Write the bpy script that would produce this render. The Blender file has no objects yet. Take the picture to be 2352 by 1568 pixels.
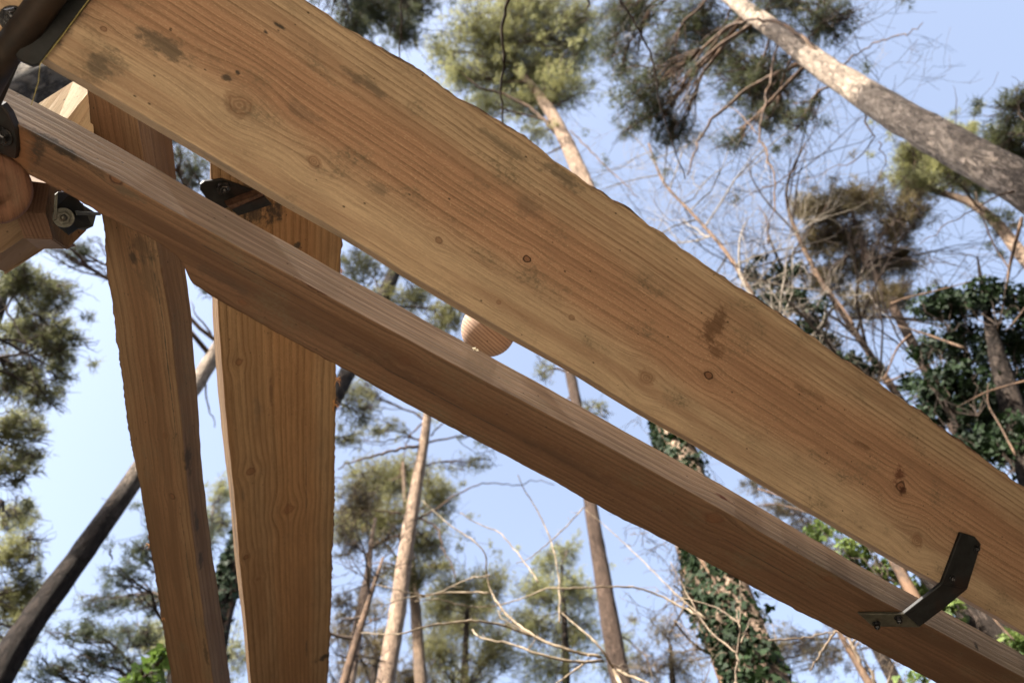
import bpy, math, random
import numpy as np
from math import sin, cos, pi, radians
rnd = random.Random(7)
rs = np.random.RandomState(11)
C = bpy.context.scene.collection
W0 = 2352.0
FPX = 1898.0; CX, CY = 1176.0, 784.0
EL = math.atan2(FPX, 985.0)
CAM = np.array([0, 0, 1.5])
F = np.array([0, cos(EL), sin(EL)]); U = np.array([0, -sin(EL), cos(EL)]); X = np.array([1., 0, 0])
Z = np.array([0, 0, 1.])

def ray(x, y):
    v = F * FPX + X * (x - CX) - U * (y - CY)
    return v / np.linalg.norm(v)

# ------------------------------------------------------------------ object helpers
class MB:
    def __init__(s): s.v = []; s.f = []; s.n = 0; s.col = []
    def add(s, verts, faces):
        verts = np.asarray(verts, float)
        s.v.append(verts); o = s.n
        s.f.extend([tuple(i + o for i in f) for f in faces]); s.n += len(verts)
    def build(s, name, mat, parent=None, smooth=False):
        me = bpy.data.meshes.new(name)
        V = np.concatenate(s.v) if s.v else np.zeros((0, 3))
        me.from_pydata(V.tolist(), [], s.f)
        me.materials.append(mat)
        if smooth: me.polygons.foreach_set('use_smooth', [True] * len(me.polygons))
        me.update()
        return link(name, me, parent)
    def tube(s, pts, rad, n=6, cap=True, lump=0.0):
        pts = np.asarray(pts, float); k = len(pts)
        if k < 2: return
        t = np.gradient(pts, axis=0); t /= (np.linalg.norm(t, axis=1)[:, None] + 1e-9)
        ref = np.array([.31, .17, .93]) if abs(t[0][2]) < .8 else np.array([.9, .3, .1])
        a = np.cross(t, ref); a /= (np.linalg.norm(a, axis=1)[:, None] + 1e-9); b = np.cross(t, a)
        ang = np.arange(n) * 2 * pi / n
        r = np.asarray(rad, float)[:, None, None] * np.ones((k, n, 1))
        if lump: r = r * (1 + lump * rs.randn(k, n, 1))
        V = pts[:, None, :] + r * (a[:, None, :] * np.cos(ang)[None, :, None] + b[:, None, :] * np.sin(ang)[None, :, None])
        fs = []
        for i in range(k - 1):
            for j in range(n):
                j2 = (j + 1) % n
                fs.append((i * n + j, i * n + j2, (i + 1) * n + j2, (i + 1) * n + j))
        if cap:
            fs.append(tuple(range(n - 1, -1, -1))); fs.append(tuple((k - 1) * n + j for j in range(n)))
        s.add(V.reshape(-1, 3), fs)

def link(name, me, parent=None):
    o = bpy.data.objects.new(name, me); C.objects.link(o)
    if parent is not None:
        o.parent = parent
        o.matrix_parent_inverse = parent.matrix_world.inverted()
    return o
def empty(name, loc, label, cat, group=None):
    o = bpy.data.objects.new(name, None); C.objects.link(o); o.location = [float(q) for q in loc]
    from mathutils import Matrix
    o.matrix_world = Matrix.Translation(o.location)
    o.empty_display_size = .1
    return tag(o, label, cat, group)
def tag(o, label=None, cat=None, group=None, kind=None):
    if label: o['label'] = label
    if cat: o['category'] = cat
    if group: o['group'] = group
    if kind: o['kind'] = kind
    return o

# ------------------------------------------------------------------ node helpers
class G:
    def __init__(s, name):
        s.m = bpy.data.materials.new(name); s.m.use_nodes = True
        s.t = s.m.node_tree; s.t.nodes.clear()
        s.out = s.t.nodes.new('ShaderNodeOutputMaterial')
    def n(s, ty, **k):
        x = s.t.nodes.new(ty)
        for a, b in k.items(): setattr(x, a, b)
        return x
    def put(s, sock, v):
        if hasattr(v, 'links') or isinstance(v, bpy.types.NodeSocket): s.t.links.new(v, sock)
        else: sock.default_value = v
    def M(s, op, a, b=None, c=None, clamp=False):
        x = s.n('ShaderNodeMath', operation=op, use_clamp=clamp)
        for i, q in enumerate((a, b, c)):
            if q is not None: s.put(x.inputs[i], q)
        return x.outputs[0]
    def vec(s, a, b, c=0.0):
        x = s.n('ShaderNodeCombineXYZ')
        for i, q in enumerate((a, b, c)): s.put(x.inputs[i], q)
        return x.outputs[0]
    def noise(s, vec, scale=1.0, detail=4.0, rough=.55, dist=0.0):
        x = s.n('ShaderNodeTexNoise'); s.put(x.inputs['Vector'], vec)
        x.inputs['Scale'].default_value = scale; x.inputs['Detail'].default_value = detail
        x.inputs['Roughness'].default_value = rough; x.inputs['Distortion'].default_value = dist
        return x.outputs['Fac']
    def ramp(s, f, stops, interp='LINEAR'):
        x = s.n('ShaderNodeValToRGB'); cr = x.color_ramp; cr.interpolation = interp
        while len(cr.elements) < len(stops): cr.elements.new(.5)
        for e, (p, c) in zip(cr.elements, stops):
            e.position = p; e.color = (c, c, c, 1) if not hasattr(c, '__len__') else (*c, 1)
        s.put(x.inputs[0], f); return x.outputs[0]
    def sm(s, x, lo, hi):                     # smoothstep lo..hi -> 0..1
        q = s.n('ShaderNodeMapRange', interpolation_type='SMOOTHSTEP'); s.put(q.inputs[0], x)
        q.inputs[1].default_value = lo; q.inputs[2].default_value = hi
        return q.outputs[0]
    def mix(s, f, a, b, mode='MIX'):
        x = s.n('ShaderNodeMix', data_type='RGBA', blend_type=mode)
        s.put(x.inputs[0], f)
        for i, q in ((6, a), (7, b)):
            if isinstance(q, tuple): q = (*q, 1) if len(q) == 3 else q
            s.put(x.inputs[i], q)
        return x.outputs[2]
    def bsdf(s, col, rough=.7, bump=None, bd=.002, bs=.5, spec=.3, metal=0.0):
        b = s.n('ShaderNodeBsdfPrincipled'); s.put(b.inputs['Base Color'], col if not isinstance(col, tuple) else (*col, 1))
        s.put(b.inputs['Roughness'], rough); b.inputs['Specular IOR Level'].default_value = spec
        b.inputs['Metallic'].default_value = metal
        if bump is not None:
            q = s.n('ShaderNodeBump'); s.put(q.inputs['Height'], bump)
            q.inputs['Distance'].default_value = bd; q.inputs['Strength'].default_value = bs
            s.t.links.new(q.outputs[0], b.inputs['Normal'])
        s.t.links.new(b.outputs[0], s.out.inputs[0]); return b

def wood(name, pale, line, heart, seed=0., freq=55., heart_v=(.08, .18), knots=(), stains=(), grey=0.0, line_amt=.75, dirt=.5, side=None, quiet=None, streak=.45, warp=1.0, flip=False):
    """sawn softwood; grain runs along u (metres), rings cut across v (metres)."""
    g = G(name)
    uv = g.n('ShaderNodeUVMap', uv_map='grain')
    sp = g.n('ShaderNodeSeparateXYZ'); g.t.links.new(uv.outputs[0], sp.inputs[0]); u, v = sp.outputs[0], sp.outputs[1]
    vv = v; kmask = None; kdark = None; kcol = None
    for (ku, kv, kr, kd) in knots:
        du = g.M('SUBTRACT', u, ku); dv = g.M('SUBTRACT', v, kv)
        # slightly irregular
        dn = g.noise(g.vec(g.M('MULTIPLY', u, 60), g.M('MULTIPLY', v, 60), seed + ku), 1, 2)
        rr = g.M('SQRT', g.M('ADD', g.M('POWER', g.M('MULTIPLY', du, .8), 2), g.M('POWER', dv, 2)))
        rr = g.M('MULTIPLY', rr, g.M('ADD', g.M('MULTIPLY', dn, 1.25), .4))
        # deflection of the grain round the knot
        e = g.M('EXPONENT', g.M('MULTIPLY', -1, g.M('ADD', g.M('POWER', g.M('DIVIDE', du, kr * 3.5), 2), g.M('POWER', g.M('DIVIDE', dv, kr * 3.0), 2))))
        vv = g.M('SUBTRACT', vv, g.M('MULTIPLY', g.M('MULTIPLY', dv, e), .75))
        inside = g.M('SUBTRACT', 1, g.sm(rr, kr * .8, kr * 1.25))
        rim = g.M('MULTIPLY', g.M('SUBTRACT', 1, g.sm(g.M('ABSOLUTE', g.M('SUBTRACT', rr, kr * .9)), 0, kr * .35)), kd)
        rings = g.M('MULTIPLY', g.M('SINE', g.M('MULTIPLY', rr, 2 * pi / (kr * .33))), .5)
        one = g.M('ADD', g.M('MULTIPLY', inside, g.M('ADD', g.M('MULTIPLY', rings, .35), .5 + .25 * kd)), 0)
        kmask = one if kmask is None else g.M('MAXIMUM', kmask, one)
        kdark = rim if kdark is None else g.M('MAXIMUM', kdark, rim)
    warpn = g.noise(g.vec(g.M('MULTIPLY', u, .55), g.M('MULTIPLY', v, 4), seed), 1, 2)
    warp2 = g.noise(g.vec(g.M('MULTIPLY', u, 3.2), g.M('MULTIPLY', v, 16), seed + 9), 1, 2)
    spacing = g.noise(g.vec(seed, g.M('MULTIPLY', v, 14), seed * 2), 1, 1)
    ph = g.M('ADD', g.M('ADD', g.M('MULTIPLY', vv, freq), g.M('MULTIPLY', warpn, 3.2 * warp)), g.M('ADD', g.M('MULTIPLY', spacing, 3.), g.M('MULTIPLY', warp2, .16)))
    saw = g.M('FRACT', ph)
    latewood = g.ramp(saw, [(0, .25), (.10, 0.), (.45, .05), (.82, .75), (.93, 1.), (1, .25)])
    inten = g.ramp(g.noise(g.vec(g.M('MULTIPLY', u, 1.2), g.M('MULTIPLY', g.M('FLOOR', ph), 3.7), seed + 3), 1, 2), [(.3, .25), (.7, 1.)])
    fine = g.noise(g.vec(g.M('MULTIPLY', u, 14), g.M('MULTIPLY', vv, 420), seed), 1, 4, .7)
    fine2 = g.noise(g.vec(g.M('MULTIPLY', u, 190), g.M('MULTIPLY', v, 420), seed), 1, 3, .7)
    mott = g.noise(g.vec(g.M('MULTIPLY', u, 5), g.M('MULTIPLY', v, 13), seed + 5), 1, 5, .6)
    big = g.noise(g.vec(g.M('MULTIPLY', u, 2.2), g.M('MULTIPLY', v, 7), seed + 15), 1, 3, .6)
    col = g.mix(g.sm(mott, .3, .7), pale, tuple(q * .80 for q in pale))
    hb = g.M('ABSOLUTE', g.M('SUBTRACT', g.M('ADD', v, g.M('MULTIPLY', g.M('SUBTRACT', big, .5), .09)), .5 * (heart_v[0] + heart_v[1])))
    hm = g.M('SUBTRACT', 1, g.sm(hb, .25 * (heart_v[1] - heart_v[0]), .75 * (heart_v[1] - heart_v[0])))
    col = g.mix(g.M('MULTIPLY', hm, .8), col, heart)
    if quiet: inten = g.M('MULTIPLY', inten, g.M('ADD', g.M('MULTIPLY', g.sm(g.M('ADD', v, g.M('MULTIPLY', big, .03)), quiet[0], quiet[1]), .68), .32))
    col = g.mix(g.M('MULTIPLY', g.M('MULTIPLY', latewood, inten), line_amt), col, line)
    col = g.mix(g.M('MULTIPLY', g.sm(fine, .42, .75), .45), col, tuple(q * .5 for q in line))
    col = g.mix(g.M('MULTIPLY', g.sm(fine2, .52, .72), .35), col, tuple(min(1, q * 1.35) for q in pale))
    if kmask is not None:
        col = g.mix(g.M('MULTIPLY', kmask, .85), col, g.mix(fine, (.17, .062, .026), (.09, .034, .015)))
        col = g.mix(kdark, col, (.035, .016, .009))
    chk = g.sm(g.noise(g.vec(g.M('MULTIPLY', u, 2.6), g.M('MULTIPLY', vv, 260), seed + 77), 1, 3, .6), .66, .74)
    col = g.mix(g.M('MULTIPLY', chk, .6), col, tuple(q * .45 for q in line))
    bl = g.noise(g.vec(g.M('MULTIPLY', u, 1.6), g.M('MULTIPLY', v, 22), seed + 55), 1, 4, .6)
    col = g.mix(g.M('MULTIPLY', g.sm(bl, .45, .66), streak), col, tuple(q * .62 for q in heart))
    if side:
        sm_ = g.M('LESS_THAN', v, -.0005); sg = g.noise(g.vec(g.M('MULTIPLY', u, 5), g.M('MULTIPLY', v, 240), seed + 4), 1, 5, .7)
        col = g.mix(g.M('MULTIPLY', sm_, .8), col, g.mix(g.sm(sg, .3, .7), side, tuple(q * .42 for q in side)))
    # grey weathering and mildew blotches
    gm = g.M('MULTIPLY', g.sm(g.noise(g.vec(g.M('MULTIPLY', u, 9), g.M('MULTIPLY', v, 15), seed + 31), 1, 6, .65), .5, .72), dirt)
    sp2 = g.sm(g.noise(g.vec(g.M('MULTIPLY', u, 160), g.M('MULTIPLY', v, 190), seed), 1, 2, .5), .45, .62)
    col = g.mix(g.M('MULTIPLY', gm, g.M('ADD', g.M('MULTIPLY', sp2, .5), .3)), col, (.12, .095, .06))
    if grey: col = g.mix(grey, col, (.20, .165, .125))
    for (su, sv, a, b, dk, cc) in stains:
        du = g.M('DIVIDE', g.M('SUBTRACT', u, su), a); dv = g.M('DIVIDE', g.M('SUBTRACT', v, sv), b)
        r = g.M('SQRT', g.M('ADD', g.M('POWER', du, 2), g.M('POWER', dv, 2)))
        nz = g.noise(g.vec(g.M('MULTIPLY', u, 45), g.M('MULTIPLY', v, 70), seed + su), 1, 5, .7)
        m = g.M('SUBTRACT', 1, g.sm(g.M('ADD', r, g.M('MULTIPLY', g.M('SUBTRACT', nz, .5), 3.2)), .35, 1.15))
        col = g.mix(g.M('MULTIPLY', m, dk), col, cc)
    # tiny black pits / insect specks
    vo = g.n('ShaderNodeTexVoronoi'); vo.inputs['Scale'].default_value = 1.0
    g.put(vo.inputs['Vector'], g.vec(g.M('MULTIPLY', u, 60), g.M('MULTIPLY', v, 95), seed))
    sel = g.sm(g.M('FRACT', g.M('MULTIPLY', g.n_sep(vo.outputs['Color']), 7.3)), .84, .86)
    pit = g.M('MULTIPLY', g.M('SUBTRACT', 1, g.sm(vo.outputs['Distance'], .07, .17)), sel)
    col = g.mix(g.M('MULTIPLY', pit, .75), col, (.03, .02, .014))
    hgt = g.M('SUBTRACT', g.M('ADD', g.M('MULTIPLY', fine, .8), g.M('MULTIPLY', fine2, .5)), g.M('ADD', g.M('MULTIPLY', latewood, .5), g.M('MULTIPLY', pit, 1.)))
    g.bsdf(col, .78, hgt, .0012, .7, .25)
    return g.m
def n_sep(s, c):
    x = s.n('ShaderNodeSeparateColor'); s.t.links.new(c, x.inputs[0]); return x.outputs[0]
G.n_sep = n_sep

def simple(name, c1, c2, scale, rough=.8, bd=.01, bs=.6, stretch=(1, 1, 1), spec=.2, metal=0., lo=.35, hi=.65, c3=None):
    g = G(name); tc = g.n('ShaderNodeTexCoord'); mp = g.n('ShaderNodeMapping'); mp.inputs['Scale'].default_value = stretch
    g.t.links.new(tc.outputs['Object'], mp.inputs[0])
    nz = g.noise(mp.outputs[0], scale, 6, .65)
    col = g.mix(g.sm(nz, lo, hi), c1, c2)
    if c3:
        n2 = g.noise(mp.outputs[0], scale * .3, 4, .6, 1.)
        col = g.mix(g.sm(n2, .5, .68), col, c3)
    g.bsdf(col, rough, nz, bd, bs, spec, metal); return g.m

def leafmat(name, c1, c2, trans=.35, rough=.5, scale=3.0, spec=.3):
    g = G(name)
    tc = g.n('ShaderNodeTexCoord')
    nz = g.noise(tc.outputs['Object'], scale, 3, .6)
    nf = g.noise(tc.outputs['Object'], scale * 14, 1, .5)
    f = g.M('ADD', g.M('MULTIPLY', nz, .6), g.M('MULTIPLY', nf, .4))
    col = g.mix(g.sm(f, .36, .62), c1, c2)
    b = g.bsdf(col, rough, None, spec=spec)
    tr = g.n('ShaderNodeBsdfTranslucent'); g.put(tr.inputs[0], g.mix(.5, col, tuple(min(1, q * 1.3) for q in c2)))
    mx = g.n('ShaderNodeMixShader'); mx.inputs[0].default_value = trans
    g.t.links.new(b.outputs[0], mx.inputs[1]); g.t.links.new(tr.outputs[0], mx.inputs[2]); g.t.links.new(mx.outputs[0], g.out.inputs[0])
    return g.m

def barkmat(name, upper, lower, crack, split=None, sc=9., crk=.8):
    """pine bark: plates with dark cracks, smoother orange bark, on two trunks painted sunlight, above height split"""
    g = G(name); ge = g.n('ShaderNodeNewGeometry'); sp = g.n('ShaderNodeSeparateXYZ'); g.t.links.new(ge.outputs['Position'], sp.inputs[0])
    mp = g.n('ShaderNodeMapping'); mp.inputs['Scale'].default_value = (1, 1, .32); g.t.links.new(ge.outputs['Position'], mp.inputs[0])
    nz = g.noise(mp.outputs[0], sc * 2.2, 6, .7, .6)
    vo = g.n('ShaderNodeTexVoronoi', feature='DISTANCE_TO_EDGE'); vo.inputs['Scale'].default_value = sc
    wv = g.n('ShaderNodeVectorMath', operation='ADD'); g.t.links.new(mp.outputs[0], wv.inputs[0])
    g.put(wv.inputs[1], g.vec(g.M('MULTIPLY', nz, .9 / sc * 3), g.M('MULTIPLY', g.noise(mp.outputs[0], sc * 1.7, 4, .7), .8 / sc * 3), g.M('MULTIPLY', nz, 1.5 / sc))); g.t.links.new(wv.outputs[0], vo.inputs['Vector'])
    cr = g.M('SUBTRACT', 1, g.sm(vo.outputs['Distance'], 0., .16))
    base = lower
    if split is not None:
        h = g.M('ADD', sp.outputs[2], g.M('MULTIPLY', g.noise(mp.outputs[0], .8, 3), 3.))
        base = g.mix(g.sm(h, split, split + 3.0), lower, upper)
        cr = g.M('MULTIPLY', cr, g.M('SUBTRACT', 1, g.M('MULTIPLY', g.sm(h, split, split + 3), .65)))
    col = g.mix(g.sm(nz, .35, .7), base, g.mix(.5, base, crack))
    col = g.mix(g.M('MULTIPLY', cr, crk), col, crack)
    fl = g.noise(mp.outputs[0], sc * 1.1, 4, .75, 1.2); fl2 = g.noise(mp.outputs[0], sc * .25, 3, .6, .8)
    col = g.mix(g.M('MULTIPLY', g.sm(fl, .52, .62), .55), col, crack)
    col = g.mix(g.M('MULTIPLY', g.sm(fl2, .45, .65), .4), col, lower)
    g.bsdf(col, .85, g.M('ADD', g.M('SUBTRACT', nz, cr), g.M('MULTIPLY', fl, -1.2)), .05, 1., .15); return g.m

# ------------------------------------------------------------------ materials
PALE = (.50, .325, .165); LINE = (.25, .125, .052); HEART = (.40, .205, .095)
m_metal = simple('black_steel', (.006, .006, .0065), (.016, .017, .018), 30, .5, .0006, .4, spec=.3, c3=(.018, .010, .008))
m_metal2 = simple('galvanised_steel', (.045, .042, .032), (.085, .08, .06), 60, .45, .0004, .3, spec=.5, metal=.3, c3=(.04, .03, .02))
m_bolt = simple('bolt_steel', (.02, .02, .022), (.06, .06, .065), 90, .22, .0003, .3, spec=.8, metal=.7)
m_rust = simple('rusty_steel', (.035, .018, .012), (.085, .045, .028), 120, .7, .0005, .5, spec=.3)
m_bark = simple('waney_bark', (.045, .022, .012), (.15, .075, .038), 130, .9, .003, .9, spec=.1)
m_endgrain = None

FRAME = empty('timber_frame', (0, 1.0, 0), 'frame of pale sawn timber beams bolted with black steel brackets overhead among the pines', 'wooden frame')

# ------------------------------------------------------------------ beams
class Beam: pass
def unproj(p, P0, n):
    r = ray(*p[:2]); t = np.dot(P0 - CAM, n) / np.dot(r, n); return CAM + r * t

def solve_beam(vp, anchor, dist, a, sgnA):
    b = Beam(); b.d = ray(*vp); h = np.cross(b.d, Z); h /= np.linalg.norm(h); v = np.cross(h, b.d)
    a = radians(a)
    w = -cos(a) * h - sin(a) * v; nb = -sin(a) * h + cos(a) * v
    b.P0 = CAM + ray(*anchor) * dist
    b.wA = w * sgnA; b.wB = nb
    b.nA = np.cross(b.d, b.wA); b.nA /= np.linalg.norm(b.nA)
    b.nB = np.cross(b.d, b.wB); b.nB /= np.linalg.norm(b.nB)
    if np.dot(b.nA, CAM - b.P0) < 0: b.nA = -b.nA
    if np.dot(b.nB, CAM - b.P0) < 0: b.nB = -b.nB
    return b
def uvpx(b, x, y, r=None):
    P = unproj((x, y), b.P0, b.nA); q = P - b.P0
    res = (float(np.dot(q, b.d)), float(np.dot(q, b.wA)))
    if r is None: return res
    sc = np.dot(P - CAM, F) / FPX
    return (*res, r * sc)

def smooth_noise(n, step, amp, seed):
    r = np.random.RandomState(seed); k = int(n / step) + 3
    return np.interp(np.arange(n) / step, np.arange(k), r.randn(k)) * amp

def build_beam(b, S, A, B, mat, name, label, jag=(.0012, .0022), seed=1, n=420, ext=(0, .6), thick=None, bark=None):
    def tr(poly, nrm):
        P = np.array([unproj(p, b.P0, nrm) for p in poly]); s = (P - b.P0) @ b.d
        o = np.argsort(s); return s[o], P[o]
    sS, PS = tr(S, b.nA); sA, PA = tr(A, b.nA); sB, PB = tr(B, b.nB)
    lo = min(sS[0], sA[0]) - ext[0]; hi = max(sS[-1], sA[-1]) + ext[1]
    s = np.linspace(lo, hi, n)
    def off(sx, P, w, deg):                      # offset across the face as a function of s
        o = (P - b.P0) @ w
        # linear extrapolation at the ends
        k0 = (o[min(2, len(o) - 1)] - o[0]) / (sx[min(2, len(o) - 1)] - sx[0]); k1 = (o[-1] - o[-3]) / (sx[-1] - sx[-3])
        r = np.interp(s, sx, o)
        r = np.where(s < sx[0], o[0] + k0 * (s - sx[0]), r); r = np.where(s > sx[-1], o[-1] + k1 * (s - sx[-1]) * .6, r)
        return r
    oS = off(sS, PS, b.wA, 1)
    # a sawn arris: smooth it
    kk = np.ones(31) / 31; oSs = np.convolve(np.pad(oS, 15, mode='edge'), kk, 'valid')
    oS = oSs + smooth_noise(n, 9, .0004, seed + 7)
    oA = off(sA, PA, b.wA, 1) + smooth_noise(n, 4, jag[0], seed) + smooth_noise(n, 1.3, jag[1] * .5, seed + 1)
    oB = off(sB, PB, b.wB, 1)
    oB = np.convolve(np.pad(oB, 10, mode='edge'), np.ones(21) / 21, 'valid') + smooth_noise(n, 5, .0005, seed + 2)
    if thick: oBt = np.full(n, thick)
    else: oBt = oB
    line = b.P0[None] + s[:, None] * b.d[None]
    e = .0022
    dA = np.sign(np.median(oA - oS))
    Sp = line + oS[:, None] * b.wA
    # waney (bark) edge leans outwards towards the back
    A_ = line + oA[:, None] * b.wA
    A2 = A_ + b.wB * (oBt * .35)[:, None] - b.wA * (.004 * dA) + b.wA * (smooth_noise(n, 8, .002, seed + 4))[:, None]
    C_ = A_ + b.wB * oBt[:, None] - b.wA * dA * .012
    B_ = Sp + b.wB * oBt[:, None]
    ring = [A_, Sp + b.wA * dA * e, Sp + b.wB * e * .6 , B_, C_, A2]
    vA = np.abs(oA - oS)
    vs = [vA, np.full(n, e), np.full(n, -e), -oBt, -oBt - vA, None]
    R = np.stack(ring, 1); m = 6
    me = bpy.data.meshes.new(name); faces = []; uvs = []
    def V(j, i, wrap=False):
        if j == 5: return vA[i] + oBt[i] * .35
        if j == 4: return (vA[i] + oBt[i]) if wrap else vs[4][i]
        return vs[j][i]
    for i in range(n - 1):
        for j in range(m):
            j2 = (j + 1) % m
            faces.append((i * m + j, i * m + j2, (i + 1) * m + j2, (i + 1) * m + j))
            wrap = j in (4, 5)
            for (ii, jj) in ((i, j), (i, j2), (i + 1, j2), (i + 1, j)):
                uvs.append((s[ii], V(jj, ii, wrap)))
    for i in (0, n - 1):
        f = [i * m + j for j in range(m)]; faces.append(tuple(f))
        for j in range(m): uvs.append((s[i] + .1 * j, V(j, i) if j != 5 else vA[i]))
    me.from_pydata(R.reshape(-1, 3).tolist(), [], faces)
    ul = me.uv_layers.new(name='grain')
    ul.data.foreach_set('uv', np.array(uvs).ravel())
    me.materials.append(mat); me.update()
    import bmesh
    bm = bmesh.new(); bm.from_mesh(me); bmesh.ops.recalc_face_normals(bm, faces=bm.faces); bm.to_mesh(me); bm.free()
    o = link(name, me, FRAME); tag(o, label)
    if bark:
        mb = MB(); w = bark
        th = np.clip(.0022 + smooth_noise(n, 9, .0012, seed + 20) + smooth_noise(n, 1.5, .0006, seed + 21), .0005, .012)
        q0 = A_ - b.wA * dA * .0018 + b.nA * .0012
        q1 = A_ + b.wA * dA * th[:, None] + b.wB * .004
        q2 = A2 + b.wA * dA * (th * 1.2)[:, None]
        q3 = C_ + b.wA * dA * .003
        VV = np.stack([q0, q1, q2, q3], 1).reshape(-1, 3); fs = []
        for i in range(n - 1):
            for j in range(3): fs.append((i * 4 + j, i * 4 + j + 1, (i + 1) * 4 + j + 1, (i + 1) * 4 + j))
        mb.add(VV, fs); mb.build('bark_edge', m_bark, o)
    b.obj = o
    return o

# beam 1: the wide one
b1 = solve_beam((5780, 3456), (1200, 775), 1.28, 33, -1)
b2 = solve_beam((8116, 4770), (1124, 880), 1.42, -13, 1)
b3 = solve_beam((775, 3985), (392, 792), 1.78, -17, 1)
b4 = solve_beam((702, 3107), (510, 850), 1.98, 34, -1)

S1 = [(40, 95), (112, 136), (212, 196), (420, 316), (620, 438), (800, 541), (920, 617), (1072, 707), (1185, 772), (1286, 829), (1441, 922), (1552, 988), (1736, 1095), (2028, 1265), (2352, 1451), (2500, 1537)]
B1 = [(28, 107), (100, 149), (200, 208), (407, 329), (609, 449), (800, 554), (920, 628), (1072, 718), (1185, 782), (1286, 838), (1441, 930), (1552, 994), (1736, 1102), (2028, 1273), (2352, 1458), (2500, 1543)]
A1 = [(560, -90), (640, -40), (700, 0), (753, 32), (790, 60), (889, 119), (943, 150), (1059, 228), (1154, 282), (1205, 313), (1243, 347), (1345, 415), (1450, 486), (1515, 531), (1637, 619), (1756, 700), (1851, 762), (1926, 816), (2028, 887), (2113, 945), (2198, 1010), (2280, 1068), (2352, 1119), (2500, 1220)]
k1 = [uvpx(b1, *q) + (kd,) for *q, kd in ((549, 242, 24, .12), (721, 370, 14, .1), (1010, 548, 8, .35), (1212, 590, 8, 1.), (1315, 725, 7, .2), (1487, 862, 17, .05), (1630, 856, 9, .9), (2070, 1112, 11, .8), (2108, 1237, 15, .05), (238, 68, 6, .5), (1148, 690, 5, .3))]
DK = (.025, .02, .016); DK0 = (.03, .028, .024); GR = (.075, .062, .045); BR = (.10, .05, .025)
def st(b, x, y, a, bb, dk, c): return (*uvpx(b, x, y), a, bb, dk, c)
s1 = [st(b1, 375, 105, .045, .014, .75, GR), st(b1, 245, 150, .02, .02, .5, GR), st(b1, 838, 190, .04, .010, .6, GR), st(b1, 1290, 400, .055, .012, .6, GR), st(b1, 1642, 745, .024, .034, .75, BR), st(b1, 1648, 800, .018, .016, .6, BR),
      st(b1, 1215, 470, .03, .02, .4, GR), st(b1, 230, 150, .018, .03, .5, GR), st(b1, 130, 75, .012, .05, .8, (.03, .028, .026)), st(b1, 160, 40, .012, .05, .7, (.03, .028, .026)), st(b1, 870, 430, .02, .01, .5, GR), st(b1, 1985, 1020, .02, .006, .5, BR), st(b1, 2066, 1085, .014, .018, .85, (.10, .035, .02)), st(b1, 2075, 1122, .010, .012, .9, (.05, .018, .01)), st(b1, 1700, 640, .05, .012, .35, GR), st(b1, 640, 60, .012, .004, .9, DK0), st(b1, 610, 75, .006, .004, .9, DK0), st(b1, 520, 180, .007, .005, .8, DK0), st(b1, 545, 168, .004, .004, .9, DK0), st(b1, 700, 260, .03, .012, .35, GR), st(b1, 480, 400, .05, .02, .35, GR), st(b1, 1870, 900, .05, .01, .35, BR), st(b1, 1160, 330, .06, .008, .5, GR)]
mw1 = wood('wide_beam_wood', (.51, .365, .235), (.13, .068, .034), (.38, .205, .122), 3.1, 88, (.075, .20), k1, s1, 0, .72, 1., quiet=(.055, .12), streak=.5)
build_beam(b1, S1, A1, B1, mw1, 'beam', 'widest pale beam with many small knots, uppermost and nearest', (.0012, .0010), 3, 520, (.1, .8), bark=True)

S2 = [(-60, 235), (0, 265), (46, 288), (168, 353), (252, 402), (319, 441), (420, 496), (487, 534), (588, 590), (694, 648), (800, 706), (913, 768), (1023, 826), (1124, 881), (1290, 968), (1415, 1036), (1600, 1137), (1800, 1252), (2000, 1366), (2200, 1473), (2400, 1582), (2500, 1636)]
B2 = [(-60, 146), (21, 193), (97, 233), (206, 294), (403, 405), (538, 483), (609, 522), (753, 605), (897, 686), (1027, 762), (1134, 822), (1318, 929), (1490, 1027), (1637, 1108), (1722, 1157), (1953, 1288), (2096, 1370), (2171, 1409), (2352, 1511), (2500, 1595)]
A2 = [(-60, 325), (0, 359), (63, 399), (202, 470), (235, 494), (336, 542), (378, 565), (408, 590), (424, 613), (441, 650), (486, 680), (578, 731), (694, 796), (800, 853), (930, 925), (977, 950), (1027, 977), (1073, 1000), (1205, 1069), (1273, 1105), (1349, 1149), (1433, 1193), (1501, 1225), (1553, 1253), (1654, 1307), (1763, 1365), (1858, 1416), (1926, 1448), (2021, 1498), (2151, 1568), (2350, 1672), (2500, 1750)]
k2 = [uvpx(b2, *q) + (kd,) for *q, kd in ((268, 405, 13, .9), (930, 826, 13, .3), (1635, 1192, 18, .25), (1900, 1330, 9, .2), (560, 690, 9, .2))]
s2 = [st(b2, 620, 640, .16, .0012, .9, DK0), st(b2, 1000, 905, .2, .0012, .8, DK0), st(b2, 1750, 1290, .18, .0013, .8, DK0), st(b2, 1300, 1060, .12, .02, .35, (.05, .03, .02)), st(b2, 900, 840, .12, .014, .4, (.05, .026, .016)), st(b2, 520, 640, .06, .012, .45, (.06, .04, .03)), st(b2, 110, 315, .07, .012, .9, DK), st(b2, 84, 340, .012, .03, .85, DK), st(b2, 200, 368, .05, .010, .6, DK), st(b2, 40, 330, .03, .05, .7, (.16, .07, .03)), st(b2, 300, 440, .04, .008, .6, GR), st(b2, 720, 655, .035, .003, .9, (.05, .02, .01)), st(b2, 1690, 1158, .02, .004, 1., (.06, .018, .01)), st(b2, 2258, 1495, .006, .01, 1., DK), st(b2, 1150, 960, .16, .018, .45, BR), st(b2, 800, 740, .2, .012, .4, BR), st(b2, 1500, 1150, .2, .012, .4, BR)]
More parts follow.
